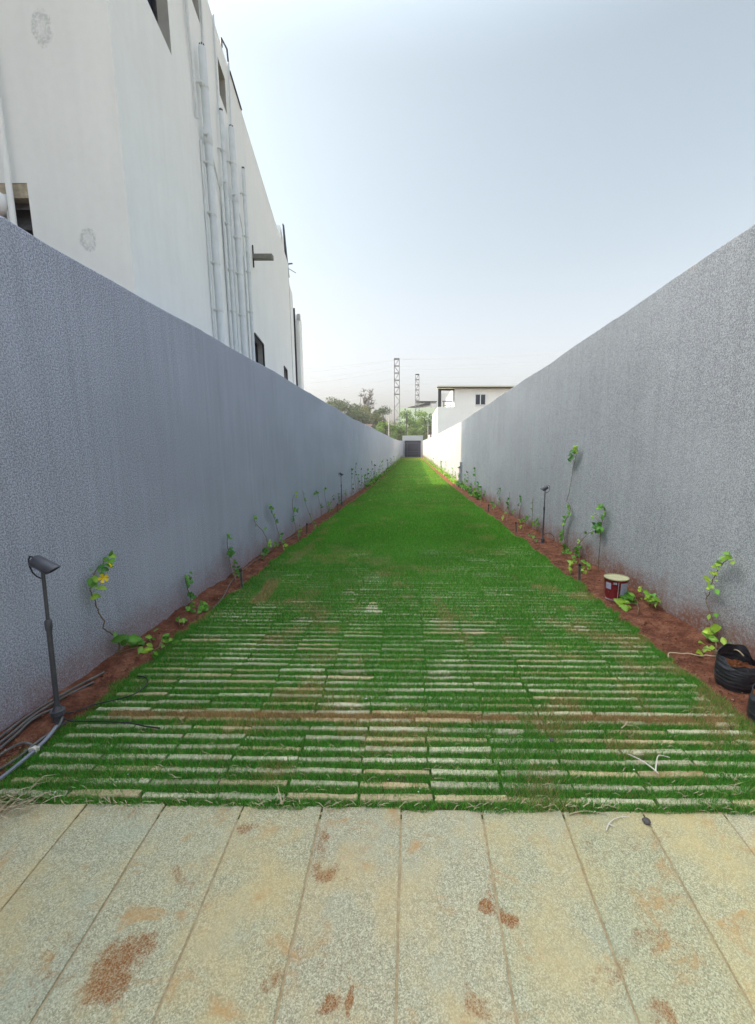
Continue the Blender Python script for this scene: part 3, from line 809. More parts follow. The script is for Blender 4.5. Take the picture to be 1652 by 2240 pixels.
# ================================================================ cables
def smooth_path(pts, k=8):
    P = [Vector(p) for p in pts]; out = []
    for i in range(len(P) - 1):
        p0 = P[max(i-1, 0)]; p1 = P[i]; p2 = P[i+1]; p3 = P[min(i+2, len(P)-1)]
        for j in range(k):
            t = j / k
            out.append(.5 * ((2*p1) + (p2-p0)*t + (2*p0-5*p1+4*p2-p3)*t*t + (3*p1-p0-3*p2+p3)*t**3))
    out.append(P[-1]); return out
def cable(name, pts, r, m, label, cat='cable', group=None, n=7):
    mb = MB(); mb.tube(smooth_path(pts), r, n); return tag(mb.build(name, m, smooth=True), label, cat, group)
G = 'grey cables bundled at the foot of the left wall'
cable("conduit_cable", [(-1.965,1.3,.02),(-1.955,1.55,.035),(-1.95,1.77,.045),(-1.955,1.889,.05),(-1.955,2.018,.05),(-1.94,2.10,.05),(-1.925,2.25,.04),(-1.905,2.40,.025)], .0062, M['cable_grey'], 'topmost grey cable of the bundle against the left wall foot', group=G)
cable("conduit_cable", [(-1.94,1.3,.02),(-1.93,1.6,.03),(-1.925,1.80,.04),(-1.93,1.95,.05),(-1.92,2.118,.04),(-1.895,2.30,.02)], .0062, M['cable_grey'], 'grey cable running just below the topmost one and ending farthest down the soil', group=G)
cable("conduit_cable", [(-1.91,1.3,.015),(-1.90,1.65,.025),(-1.905,1.82,.035),(-1.915,1.93,.045),(-1.885,2.03,.035),(-1.85,2.1,.01)], .0066, M['cable_grey'], 'grey cable of the bundle curving in behind the spotlight base', group=G)
cable("conduit_cable", [(-1.89,1.3,.012),(-1.87,1.60,.02),(-1.862,1.70,.028),(-1.83,1.77,.03),(-1.76,1.76,.02),(-1.72,1.75,.015)], .006, M['cable_grey'], 'grey cable bending from the bundle out to the turf corner', group=G)
cable("conduit_cable", [(-1.86,1.35,.012),(-1.80,1.60,.016),(-1.775,1.69,.02),(-1.765,1.784,.03),(-1.75,1.87,.035),(-1.77,1.93,.05)], .006, M['cable_grey'], 'grey cable rising along the turf edge to the spotlight base', group=G)
cable("pale_conduit", [(-1.76,1.3,.012),(-1.745,1.52,.016),(-1.738,1.60,.018),(-1.735,1.70,.022),(-1.74,1.80,.03),(-1.75,1.87,.045)], .0085, simple("blue_grey_conduit", (.20,.21,.26), .5), 'thick pale blue grey conduit hugging the near left turf edge', 'cable')
mb = MB(); mb.tube([(-1.742,1.725,.02),(-1.742,1.742,.02)], .019, 10); mb.tube([(-1.765,1.735,.025),(-1.72,1.735,.035)], .006, 6)
tag(mb.build("cable_tie", M['white_twig']), 'white tape wrapped round the cables at the turf edge', 'tape')
cable("power_cable", [(-1.79,1.95,.06),(-1.76,1.99,.04),(-1.711,2.067,.03),(-1.641,2.104,.03),(-1.577,2.141,.032),(-1.549,2.195,.032),(-1.553,2.261,.032),(-1.601,2.33,.03),(-1.68,2.369,.02)], .0036, M['black'], 'black cable curling in a loop over the left turf edge')
cable("power_cable", [(-1.78,1.93,.05),(-1.73,1.925,.035),(-1.679,1.927,.03),(-1.555,1.925,.03),(-1.425,1.915,.03),(-1.329,1.89,.03),(-1.249,1.878,.028)], .0036, M['black'], 'black cable lying straight across the withered strip of turf')
cable("drip_line", [(-1.735,3.45,.018),(-1.742,3.60,.02),(-1.78,3.80,.025),(-1.85,4.05,.025),(-1.90,4.3,.02),(-1.93,4.6,.02),(-1.94,4.86,.02),(-1.93,5.1,.02),(-1.92,5.4,.015),(-1.95,5.8,.01),(-1.92,6.2,.0),(-1.9,6.9,-.03)], .0042, M['cable_grey'], 'thin grey drip line winding along the left soil bed', 'hose')
y0 = 6.15; pts = [(1.97 + .09 * math.cos(t) + .07, y0 + .02 + .006 * t, .075 - .043 + .085 * math.sin(t)) for t in np.linspace(-math.pi, math.pi * 1.6, 26)]
pts += [(2.05, 6.0, -.01), (2.04, 5.7, .01), (2.03, 5.4, .01)]
cable("power_cable", pts, .0042, M['black'], 'coiled black cable beside the near right spotlight')
cable("root_twig", [(1.696,2.594,.02),(1.73,2.64,.03),(1.79,2.61,.04),(1.834,2.601,.045),(1.88,2.56,.05),(1.921,2.559,.055),(1.93,2.52,.07),(1.935,2.45,.11),(1.95,2.40,.17),(1.965,2.37,.185),(1.98,2.34,.165)], .0035, M['twig'], 'dry pale twig trailing over the soil into the tall black bag', 'twig')

# ================================================================ paint tin
tz = zg(3.76)
tin = empty("paint_tin", (1.90, 3.76, tz), 'old red paint tin with worn lavender labels standing on the soil', 'paint tin')
mb = MB(); mb.lathe([(.088, .0), (.093, .004), (.093, .012), (.090, .016), (.098, .10), (.104, .182), (.107, .186), (.107, .195)], (1.90,3.76,tz), 40, close=False)
mb.lathe([(.086, .003), (.001, .003)], (1.90,3.76,tz), 40, close=False); mb.build("body", M['tin'], tin, smooth=True)
mb = MB(); mb.lathe([(.107, .195), (.108, .203), (.102, .204), (.100, .196), (.001, .192)], (1.90,3.76,tz), 40, close=False); mb.build("lid", M['cream_lid'], tin, smooth=True)
mb = MB(); mb.lathe([(.0885, .0), (.097, .001), (.097, .008), (.0935, .0095)], (1.90,3.76,tz), 40, close=False); mb.build("bottom_rim", simple("tin_rim", (.35,.35,.38), .35, .6), tin, smooth=True)
def tin_label(a0, a1, z0, z1, lines, kk):
    mb = MB(); n = 12; vs = []; fs = []
    for i in range(n + 1):
        a = R(a0 + (a1 - a0) * i / n)
        for z in (z0, z1):
            r = .0905 + (z - .016) * .0815 + .0012; vs.append((1.90 + r*math.cos(a), 3.76 + r*math.sin(a), tz + z))
    for i in range(n): fs.append((2*i, 2*i+2, 2*i+3, 2*i+1))
    mb.add(vs, fs); lab = mb.build("paper_label", M['white_label'], tin, smooth=True)
    mb = MB(); rr = random.Random(kk)
    for j in range(lines):
        z = z1 - .012 - j * (z1 - z0 - .02) / max(lines, 1); b = a0 + 3; 
        while b < a1 - 5:
            wd = rr.uniform(2, 7); vs = []
            for a, zz in ((b, z), (b + wd, z), (b + wd, z + .0035), (b, z + .0035)):
                r = .0905 + (zz - .016) * .0815 + .0020; vs.append((1.90 + r*math.cos(R(a)), 3.76 + r*math.sin(R(a)), tz + zz))
            mb.add(vs, [(0,1,2,3)]); b += wd + rr.uniform(1, 2.5)
            if rr.random() < .12: break
    mb.build("print_lines", M['ink'], lab)
tin_label(-92, -38, .048, .172, 9, 1); tin_label(-172, -140, .105, .165, 4, 2); tin_label(-128, -112, .158, .176, 1, 3)
mb = MB()
a = R(-104); p0 = (1.90 + .0915*math.cos(a), 3.76 + .0915*math.sin(a), tz + .012); p1 = (1.90 + .1045*math.cos(a), 3.76 + .1045*math.sin(a), tz + .180)
mb.bar(p0, p1, .003, .003); mb.build("seam", M['strap'], tin)

# ================================================================ black grow bags
def grow_bag(cx, cy, r, h, label, tilt, seed, peak, soilz):
    rr = random.Random(seed); z0 = zg(cy) + .004
    b = empty("grow_bag", (cx, cy, z0), label, 'grow bag', None)
    n = 64; rings = 22; vs = []; fs = []
    ph = [rr.uniform(0, 6.28) for _ in range(12)]
    def P(i, a, inner=0):
        t = i / rings; z = h * t
        rad = r * (.93 + .09 * math.sin(min(1, t * 3) * 1.57) - .07 * max(0, t - .7))
        rad *= 1 + .022 * math.sin(3*a + ph[0] + t*2) + .016 * math.sin(7*a + ph[1] + 3*t) + .008 * math.sin(17*a + ph[2] + 8*t)
        rad += .0018 * math.sin(t * 46 + 1.2 * math.sin(2*a + ph[3])) * (1 if t < .5 else .35)
        if t > .72:                                        # the open collar flops and folds
            q = (t - .72) / .28
            z += peak * q * max(0, math.cos(a - 1.2)) ** 1.5 - .25 * peak * q * max(0, math.cos(a + 2.0))
            z += .008 * q * math.sin(5*a + ph[4]); rad += .012 * q * math.sin(4*a + ph[5]) - .012 * q
        rad -= inner
        return (cx + rad * math.cos(a) + tilt[0] * z, cy + rad * math.sin(a) + tilt[1] * z, z0 + z)
    for i in range(rings + 1):
        for k in range(n): vs.append(P(i, 2*math.pi*k/n))
    for i in range(rings):
        for k in range(n):
            k2 = (k+1) % n; fs.append((i*n+k, i*n+k2, (i+1)*n+k2, (i+1)*n+k))
    base = len(vs)
    lv = list(range(rings, 11, -1))
    for i in lv:
        for k in range(n): vs.append(P(i, 2*math.pi*k/n, .003))
    for j in range(len(lv) - 1):
        for k in range(n):
            k2 = (k+1) % n; a = base + j*n
            fs.append((a+k, a+k2, a+n+k2, a+n+k))
    for k in range(n):
        k2 = (k+1) % n; fs.append((rings*n+k, rings*n+k2, base+k2, base+k))
    fs.append(tuple(range(n-1, -1, -1)))
    mb = MB(); mb.add(vs, fs); mb.build("bag", M['bag'], b, smooth=True)
    vs = [(cx + tilt[0]*soilz, cy + tilt[1]*soilz, z0 + soilz + .012)]; fs = []
    for j in (1, 2, 3, 4):
        for k in range(n):
            a = 2*math.pi*k/n; rd = r * .93 * j / 4
            vs.append((cx + rd*math.cos(a) + tilt[0]*soilz, cy + rd*math.sin(a) + tilt[1]*soilz, z0 + soilz + rr.uniform(-.006, .008) + .01 * (1 - j/4)))
    for k in range(n): fs.append((0, 1+k, 1+(k+1) % n))
    for j in range(3):
        for k in range(n):
            a = 1 + j*n; k2 = (k+1) % n; fs.append((a+k, a+n+k, a+n+k2, a+k2))
    mb = MB(); mb.add(vs, fs); mb.build("potting_soil", M['potsoil'], b)
    return b
grow_bag(1.915, 2.30, .102, .165, 'tall crumpled black grow bag with its back rim standing up, near the right wall', (.02, .02), 2, .055, .115)
grow_bag(1.835, 1.955, .10, .15, 'black grow bag full of orange soil cut off by the right edge of the photo', (.05, -.02), 5, .01, .138)

# ================================================================ litter
def twig_obj(name, paths, r, m, label, cat='twig'):
    mb = MB()
    for p in paths: mb.tube(smooth_path(p, 5), [r * (1 - .6 * i / (5 * (len(p) - 1))) for i in range(5 * (len(p) - 1) + 1)], 6)
    return tag(mb.build(name, m, smooth=True), label, cat)
twig_obj("forked_twig", [[(1.04,1.60,.028),(1.03,1.615,.034),(1.00,1.65,.042),(.965,1.69,.038)], [(1.04,1.60,.028),(1.06,1.63,.04),(1.09,1.665,.05),(1.14,1.665,.04)], [(1.04,1.60,.03),(1.045,1.585,.028)]], .0034, M['white_twig'], 'bleached forked twig lying on the turf strips at the right', 'twig')
twig_obj("curled_straw", [[(.715,1.345,.002),(.735,1.37,.004),(.765,1.39,.005),(.80,1.40,.004),(.83,1.402,.003)], [(.735,1.37,.004),(.75,1.36,.004)]], .0022, M['white_twig'], 'curled white straw on the paving beside a dark pebble', 'straw')
twig_obj("dry_stalk", [[(-.51,1.44,.02),(-.53,1.47,.035),(-.545,1.50,.045)], [(-.52,1.445,.02),(-.50,1.46,.03)]], .003, M['twig'], 'short dry stalk stuck in the near turf strip left of centre', 'twig')
twig_obj("dry_stalk", [[(.60,1.41,.006),(.66,1.42,.01),(.72,1.415,.008),(.75,1.41,.006)]], .0024, M['twig'], 'thin dry stalk lying along the edge of the paving at right', 'twig')
twig_obj("dry_stalk", [[(1.02,1.86,.04),(1.05,1.88,.05),(1.03,1.91,.055)], [(1.05,1.88,.045),(1.08,1.865,.05)], [(1.05,1.88,.045),(1.07,1.90,.05)]], .0028, M['twig'], 'small tangle of dry stalks on the withered strip at right', 'twig')
mb = MB(); mb.lathe([(.002,0),(.012,.001),(.016,.007),(.012,.013),(.003,.017)], (.884,1.384,.0), 9)
for i, v in enumerate(mb.v): mb.v[i] = (v[0] + random.uniform(-.002,.002), v[1]*1.0 + random.uniform(-.002,.002), v[2] + pz(1.384))
tag(mb.build("pebble", M['pebble']), 'dark pebble lying on the paving by the turf edge', 'pebble')
mb = MB(); mb.lathe([(.002,0),(.010,.001),(.012,.006),(.004,.011)], (.66,1.80,.02), 8)
tag(mb.build("pebble", M['pebble']), 'dark clod resting on the turf strips in the right half', 'pebble')
# loose dry straw
mb = MB(); rr = random.Random(21)
def straw(mb, x, y, z, L, a, rr, w_=.0016, lift=.01):
    d = Vector((math.cos(a), math.sin(a), 0)); s = Vector((-d.y, d.x, 0)) * w_
    m_ = Vector((x, y, z)) ; p1 = m_ + d * L * .5 + Vector((0,0,lift)) + s * rr.uniform(-6, 6); p2 = m_ + d * L + Vector((0,0,lift*rr.uniform(0,1.3)))
    up = Vector((0,0,w_))
    mb.add([m_ - s, m_ + s, p1 + s + up, p1 - s + up, p2], [(0,1,2,3), (3,2,4)])
for i in range(80):
    x = rr.gauss(-1.66, .09); y = rr.gauss(1.40, .035); straw(mb, x, y, .004 + rr.random()*.02, rr.uniform(.04, .12), rr.uniform(-.5, 1.2), rr, .0025, .02)
tag(mb.build("straw_heap", M['twig']), 'heap of dry straw at the near left corner of the turf', 'straw', kind='stuff')
mb = MB()
for i in range(900):
    x = rr.uniform(-1.65, 1.65); y = 1.43 + rr.random() ** 2 * 2.6
    if rr.random() < .12: y = 1.43 + rr.uniform(-.012, .02) - .016 * x
    straw(mb, x, y, .012 + rr.random() * .012, rr.uniform(.012, .05), rr.uniform(-.7, .7) + (math.pi if rr.random() < .5 else 0), rr, .0011, .008)
tag(mb.build("loose_straw", M['twig']), 'loose dry stems strewn over the turf strips and paving edge', 'straw', kind='stuff')
mb = MB()
for i in range(46):
    x = rr.uniform(-1.6, 1.6); y = 1.5 + rr.random() ** 2 * 4
    clod(mb, x, y, zg(y) + .02, rr.uniform(.002, .0045), rr, (1,1,1))
tag(mb.build("white_chips", simple("white_chip", (.75,.75,.78), .6)), 'tiny white chips scattered over the turf', 'stone chips', kind='stuff')

# ================================================================ climbing plants
def add_leaf(mb, p, d, nrm, L, W, c):
    d = d.normalized(); s = d.cross(nrm).normalized(); u = s.cross(d)
    P = lambda t, q, k: p + d * (L * t) + s * (W * q) + u * (L * k)
    vs = [P(0,0,0), P(.22,-.36,.05), P(.22,0,-.02), P(.22,.36,.05), P(.52,-.5,.07), P(.52,0,-.01), P(.52,.5,.07), P(.82,-.26,.0), P(.82,0,-.06), P(.82,.26,.0), P(1,0,-.12)]
    fs = [(0,2,1),(0,3,2),(1,2,5,4),(2,3,6,5),(4,5,8,7),(5,6,9,8),(7,8,10),(8,9,10)]
    n = len(mb.v); mb.v += [tuple(v) for v in vs]; mb.f += [tuple(i+n for i in f) for f in fs]
    mid = tuple(v * 1.25 for v in c)
    mb.c += [mid, c, mid, c, c, mid, c, c, mid, c, c]
def leaf_col(h, rr):
    a = Vector((.040, .17, .030)); b = Vector((.15, .36, .04)); c = Vector((.48, .60, .06))
    v = a.lerp(b, h * 2) if h < .5 else b.lerp(c, (h - .5) * 2)
    return tuple(v * rr.uniform(.75, 1.2))
def climber(side, stem, clusters, label, seed, cat='climbing plant', group=None, loc=None):
    rr = random.Random(seed); base = stem[0]
    t = empty("climbing_plant", (base[0], base[1], zg(base[1])), label, cat, group)
    mb = MB(); st = [(base[0], base[1], zg(base[1]) - .02)] + [tuple(s) for s in stem]
    sp = smooth_path(st, 5); n = len(sp)
    sp = [p + Vector((rr.uniform(-.003,.003), rr.uniform(-.006,.006), rr.uniform(-.003,.003))) for p in sp]
    mb.tube(sp, [.0046 - .0022 * i / n for i in range(n)], 6)
    ml = MB()
    for (x, y, z, k, sz, hue) in clusters:
        cp = Vector((x, y, z)); near = min(sp, key=lambda q: (q - cp).length)
        if (near - cp).length > .012: mb.tube([near, (near + cp) / 2 + Vector((0, 0, .008)), cp], [.0026, .0022, .0018], 5)
        for i in range(k if k < 3 else int(k * 1.9)):
            a = rr.uniform(-2.6, 2.6) ; el = rr.uniform(-.9, .35)
            d = Vector((-side * rr.uniform(.15, .9), math.sin(a) * 1.0, math.cos(a) * .7 - .35))
            nr = Vector((-side * rr.uniform(.3, 1.0), rr.uniform(-.7, .1), rr.uniform(.2, 1.0)))
            L = .062 * sz * rr.uniform(.75, 1.2)
            p = cp + Vector((-side * rr.uniform(0, .012), rr.uniform(-.016, .016) * k**.5, rr.uniform(-.016, .016) * k**.5))
            add_leaf(ml, p, d, nr, L, L * rr.uniform(.5, .66), leaf_col(min(1, max(0, hue + rr.uniform(-.18, .18))), rr))
    mb.build("stem", M['stem'], t, smooth=True)
    ml.build("leaves", M['leaf'], t, smooth=True)
    return t
PL=[
('flower',[(-1.965,2.63,0.111),(-1.965,2.575,0.199),(-1.965,2.512,0.256),(-1.965,2.52,0.307),(-1.965,2.49,0.384),(-1.965,2.474,0.453),(-1.965,2.455,0.502),(-1.965,2.45,0.555),(-1.965,2.47,0.6),(-1.965,2.517,0.647),(-1.965,2.576,0.672)],[(-1.965,2.592,0.684,4,1,0.5),(-1.965,2.552,0.653,3,0.7,0.2),(-1.965,2.516,0.637,2,0.6,0.2),(-1.965,2.475,0.629,2,0.9,0.5),(-1.965,2.456,0.592,3,0.8,0.4),(-1.965,2.45,0.555,1,0.6,0.5),(-1.965,2.464,0.519,3,0.8,0.7)]),
('flowerbase',[(-1.965,2.625,0.079),(-1.965,2.639,0.118)],[(-1.965,2.554,0.159,1,1.5,0.4),(-1.965,2.596,0.192,1,0.8,0.3),(-1.965,2.68,0.127,2,1.5,0.35),(-1.965,2.724,0.041,3,1.1,0.4),(-1.933,2.753,0.05,3,1,0.4),(-1.847,2.681,0.05,3,1,0.6),(-1.965,2.635,0.096,2,1,0.3)]),
('lowsprig',[(-1.852,2.778,0.05),(-1.91,2.816,0.05)],[(-1.916,2.816,0.05,2,0.8,0.5),(-1.896,2.868,0.05,2,0.8,0.4)]),
('lowsprig2',[(-1.74,2.705,0.05),(-1.775,2.803,0.05)],[(-1.779,2.79,0.05,3,1.1,0.4),(-1.76,2.816,0.05,2,0.8,0.5),(-1.67,2.729,0.05,1,0.9,0.5),(-1.731,2.591,0.05,1,0.7,0.6)]),
('hooked',[(-1.867,3.377,0.05),(-1.965,3.54,0.06),(-1.965,3.525,0.14),(-1.965,3.487,0.241),(-1.965,3.489,0.284),(-1.965,3.535,0.292),(-1.965,3.583,0.254)],[(-1.965,3.521,0.289,3,0.9,0.35),(-1.965,3.582,0.247,1,0.8,0.3),(-1.965,3.501,0.244,2,0.8,0.15),(-1.965,3.507,0.198,2,0.8,0.1),(-1.965,3.526,0.11,3,0.9,0.2),(-1.965,3.552,0.055,2,0.8,0.2)]),
('hookbase',[(-1.773,3.273,0.05),(-1.849,3.451,0.05)],[(-1.871,3.508,0.05,3,0.9,0.3),(-1.801,3.395,0.05,4,1,0.3),(-1.881,3.377,0.05,3,0.9,0.35),(-1.925,3.37,0.05,2,0.9,0.4),(-1.793,3.451,0.05,2,0.8,0.3)]),
('tiny',[(-1.836,3.111,0.05),(-1.867,3.167,0.05)],[(-1.888,3.158,0.05,2,0.9,0.5),(-1.831,3.148,0.05,2,0.9,0.5)]),
('darktall',[(-1.873,4.237,0.045),(-1.965,4.365,0.131),(-1.965,4.345,0.262),(-1.965,4.328,0.407),(-1.965,4.362,0.496)],[(-1.965,4.323,0.495,2,0.8,0.3),(-1.965,4.369,0.494,2,0.8,0.2),(-1.965,4.345,0.438,2,0.7,0.2),(-1.965,4.354,0.321,3,1,0.15),(-1.965,4.335,0.273,3,1,0.1)]),
('darkbase',[(-1.852,4.208,0.046),(-1.965,4.467,0.12)],[(-1.965,4.451,0.152,2,0.8,0.2),(-1.965,4.459,0.067,4,1,0.2),(-1.898,4.358,0.043,3,0.9,0.2),(-1.965,4.404,0.12,2,0.8,0.2)]),
('airy',[(-1.929,5.459,0.021),(-1.965,5.519,0.14),(-1.965,5.389,0.3),(-1.965,5.155,0.451),(-1.965,5.104,0.542)],[(-1.965,5.104,0.542,3,0.8,0.4),(-1.965,5.115,0.479,2,0.7,0.4),(-1.965,5.386,0.323,3,0.8,0.5),(-1.965,5.529,0.127,3,0.9,0.6),(-1.965,5.607,0.086,2,0.9,0.5)]),
('airybase',[(-1.878,5.101,0.028),(-1.965,5.35,0.048)],[(-1.965,5.313,0.079,4,1,0.3),(-1.965,5.364,0.023,4,1,0.3),(-1.929,5.186,0.026,3,0.9,0.3)]),
('airyside',[(-1.896,5.657,0.017),(-1.965,5.826,0.047)],[(-1.965,5.772,0.059,3,0.9,0.5),(-1.965,5.893,0.019,3,0.9,0.4)]),
('leaner',[(-1.76,5.557,0.019),(-1.965,6.098,0.033),(-1.965,5.991,0.177),(-1.965,5.9,0.338),(-1.965,5.799,0.46),(-1.965,5.716,0.575)],[(-1.965,5.641,0.597,4,1,0.4),(-1.965,5.745,0.548,3,0.9,0.3),(-1.965,5.818,0.445,3,0.9,0.3),(-1.965,5.9,0.338,3,0.9,0.2),(-1.965,5.991,0.177,2,0.8,0.3),(-1.965,6.031,0.096,3,0.9,0.2),(-1.965,6.132,0.0,3,0.9,0.4),(-1.822,5.762,0.015,3,0.9,0.6)]),
('yellowtop',[(-1.78,6.345,0.003),(-1.965,6.853,0.166),(-1.965,6.789,0.367),(-1.965,6.768,0.53),(-1.965,6.924,0.618)],[(-1.965,6.942,0.611,4,0.9,0.8),(-1.965,6.791,0.38,3,0.9,0.3),(-1.965,6.928,0.332,2,0.9,0.4),(-1.965,6.761,0.304,3,0.9,0.3),(-1.965,6.721,0.23,3,0.9,0.2),(-1.965,6.849,0.14,1,0.8,0.3)]),
('yellowbase',[(-1.768,6.345,0.003),(-1.918,6.9,-0.008)],[(-1.965,7.132,0.016,3,0.9,0.4),(-1.931,6.9,-0.008,3,0.9,0.4),(-1.839,6.542,-0.001,3,0.9,0.4)]),
('pairstem',[(-1.734,7.218,-0.015),(-1.965,7.898,0.104),(-1.965,7.578,0.396),(-1.965,7.444,0.632)],[(-1.965,7.439,0.604,2,0.9,0.3),(-1.965,7.53,0.461,3,0.9,0.5)]),
('pairbase',[(-1.719,7.218,-0.015),(-1.965,7.898,0.104)],[(-1.965,7.816,0.148,3,0.9,0.4),(-1.965,7.893,0.073,3,0.9,0.4),(-1.965,8.069,-0.053,3,0.9,0.4),(-1.828,7.659,-0.025,3,0.9,0.6),(-1.765,7.388,-0.019,3,0.8,0.5)]),
('umbrella',[(-1.965,8.887,0.012),(-1.965,8.764,0.239),(-1.965,8.569,0.449)],[(-1.965,8.403,0.501,4,0.9,0.4),(-1.965,8.221,0.488,3,0.8,0.4),(-1.965,8.6,0.456,2,0.8,0.3),(-1.965,8.838,0.212,2,0.9,0.2),(-1.965,8.826,0.133,3,0.9,0.2)]),
('lime',[(-1.906,9.368,-0.063),(-1.965,9.343,0.236),(-1.965,9.256,0.463)],[(-1.965,9.257,0.47,4,0.8,0.6)]),
('thick1',[(-1.835,9.098,-0.057),(-1.965,9.773,0.028)],[(-1.965,9.561,0.126,3,0.9,0.3),(-1.965,9.878,0.072,3,0.9,0.4),(-1.965,9.729,-0.004,4,0.9,0.4),(-1.965,9.659,-0.089,3,0.9,0.4),(-1.965,10.097,-0.077,3,0.9,0.4),(-1.965,10.213,0.127,3,0.9,0.2),(-1.965,10.143,0.215,2,0.8,0.2)]),
('thick2',[(-1.887,10.622,-0.091),(-1.965,10.946,0.207)],[(-1.965,10.943,0.186,3,0.9,0.1),(-1.965,10.974,0.075,3,0.9,0.1),(-1.965,11.082,-0.025,3,0.9,0.2),(-1.965,10.715,-0.062,3,0.9,0.3),(-1.965,11.117,-0.117,3,0.8,0.2)]),
('thick3',[(-1.842,11.382,-0.108),(-1.965,12.142,0.171)],[(-1.965,11.898,0.094,3,0.9,0.4),(-1.965,12.286,0.133,2,0.8,0.3),(-1.965,12.18,0.034,3,0.9,0.3),(-1.965,12.305,-0.134,2,0.8,0.3)]),
('thin1',[(-1.894,12.911,-0.142),(-1.965,13.377,0.063),(-1.965,13.424,0.371),(-1.965,13.419,0.702)],[(-1.965,13.434,0.712,5,1.1,0.05),(-1.965,13.45,0.535,3,0.8,0.1),(-1.965,13.459,0.41,3,0.8,0.1),(-1.965,13.528,0.195,3,1,0.2),(-1.965,13.548,0.046,3,1,0.2),(-1.965,13.652,-0.049,4,1,0.2)]),
('thin2',[(-1.87,13.914,-0.164),(-1.965,14.205,0.311),(-1.965,14.29,0.547),(-1.965,14.447,0.826)],[(-1.965,14.449,0.837,3,1,0.4),(-1.965,14.304,0.744,3,0.9,0.3),(-1.965,14.245,0.572,4,0.9,0.2),(-1.965,14.359,0.466,3,0.9,0.2)]),
('thin3',[(-1.9,14.65,-0.178),(-1.965,15.028,0.132),(-1.965,14.979,0.391)],[(-1.965,15.069,0.396,3,0.9,0.3),(-1.965,14.905,0.258,3,0.9,0.3),(-1.965,15.21,0.128,4,1,0.2),(-1.965,15.475,0.022,3,1,0.2),(-1.965,15.393,-0.138,4,1.1,0.3)]),
('thin4',[(-1.965,16.048,-0.129),(-1.965,16.008,0.272),(-1.965,15.852,0.563)],[(-1.965,15.852,0.563,4,1,0.1),(-1.965,16.012,0.296,3,1,0.3),(-1.965,15.956,0.202,4,1,0.3),(-1.965,15.87,0.036,3,1,0.2)]),
('thin5',[(-1.965,20.016,-0.196),(-1.965,20.252,0.285),(-1.965,20.095,0.724)],[(-1.965,20.093,0.709,4,1.1,0.05),(-1.965,20.14,0.599,3,1,0.1),(-1.965,20.197,0.35,4,1.1,0.1),(-1.965,19.916,0.181,3,1,0.3)]),
('lowline',[(-1.965,17.501,-0.186),(-1.965,17.587,0.052)],[(-1.965,17.591,0.079,4,1.2,0.3),(-1.965,18.428,-0.013,4,1.1,0.3),(-1.965,18.536,-0.193,4,1.2,0.3),(-1.911,18.562,-0.253,4,1.2,0.2),(-1.965,17.509,-0.132,4,1.2,0.2)]),
('bagclimber',[(2.029,2.627,0.05),(2.09,2.709,0.091),(2.09,2.718,0.15),(2.09,2.805,0.266),(2.09,2.848,0.314),(2.09,2.825,0.399),(2.09,2.799,0.509),(2.09,2.755,0.597),(2.09,2.673,0.68)],[(2.09,2.673,0.678,4,0.8,0.7),(2.09,2.708,0.653,2,0.7,0.6),(2.09,2.741,0.613,3,0.8,0.7),(2.09,2.785,0.524,3,0.8,0.8),(2.09,2.818,0.463,3,0.8,0.8),(2.09,2.824,0.415,2,0.8,0.9),(2.09,2.874,0.369,1,0.7,0.9),(2.09,2.763,0.434,1,0.8,0.6),(2.09,2.801,0.244,1,0.8,0.8),(2.09,2.753,0.262,1,0.8,0.6)]),
('bagclimberbase',[(2.027,2.614,0.05),(2.09,2.706,0.067),(2.09,2.73,0.119)],[(2.09,2.764,0.168,2,1.3,0.75),(2.09,2.674,0.201,1,1.5,0.8),(2.09,2.799,0.113,1,1.1,0.8),(2.09,2.743,0.113,2,1.2,0.7),(2.09,2.663,0.132,1,1.3,0.7),(2.09,2.692,0.086,2,1.2,0.6),(2.09,2.612,0.086,1,1.6,0.8),(2.047,2.644,0.05,1,1.2,0.8),(2.032,2.709,0.05,2,1.3,0.8),(1.952,2.658,0.05,2,1,0.9),(2.09,2.72,0.162,1,1,0.6)]),
('droopbush',[(1.879,3.32,0.05),(1.988,3.539,0.05),(2.002,3.67,0.05)],[(1.95,3.693,0.05,4,1.3,0.35),(1.998,3.693,0.05,4,1.3,0.3),(1.964,3.581,0.05,4,1.3,0.35),(1.849,3.476,0.05,3,1.4,0.75),(1.887,3.476,0.05,3,1.2,0.7),(2.007,3.603,0.05,3,1.2,0.5),(2.09,3.683,0.037,2,1.1,0.6),(1.871,3.581,0.05,2,1,0.3)]),
('budsprig',[(2.09,3.629,0.065),(2.09,3.637,0.12)],[(2.09,3.643,0.121,4,0.7,0.9)]),
('wallhugger',[(2.09,3.42,0.048),(2.09,3.444,0.117)],[(2.09,3.509,0.109,3,1.1,0.6),(2.09,3.455,0.105,3,1.2,0.6),(2.09,3.427,0.089,3,1.1,0.6),(2.09,3.37,0.099,2,1.1,0.65),(2.09,3.435,0.144,2,0.7,0.1)]),
('bigshrub',[(1.94,4.677,0.036),(2.09,5.112,0.045),(2.09,5.235,0.105)],[(2.09,5.598,0.04,5,1,0.4),(1.977,5.377,0.022,3,0.9,0.5),(2.09,5.438,0.05,4,1,0.4),(2.09,5.339,0.009,4,1.1,0.6),(2.09,5.123,0.115,4,1,0.4),(2.01,5.004,0.03,4,1.1,0.6),(1.899,4.835,0.033,3,1,0.7),(2.09,5.115,0.067,3,1,0.3),(2.09,4.845,0.035,4,1.1,0.6),(2.035,4.639,0.037,3,1,0.7),(1.954,4.565,0.039,3,1,0.7),(1.783,4.529,0.039,3,1,0.6),(2.035,5.377,0.022,3,1,0.3),(2.09,5.049,0.173,3,0.9,0.4)]),
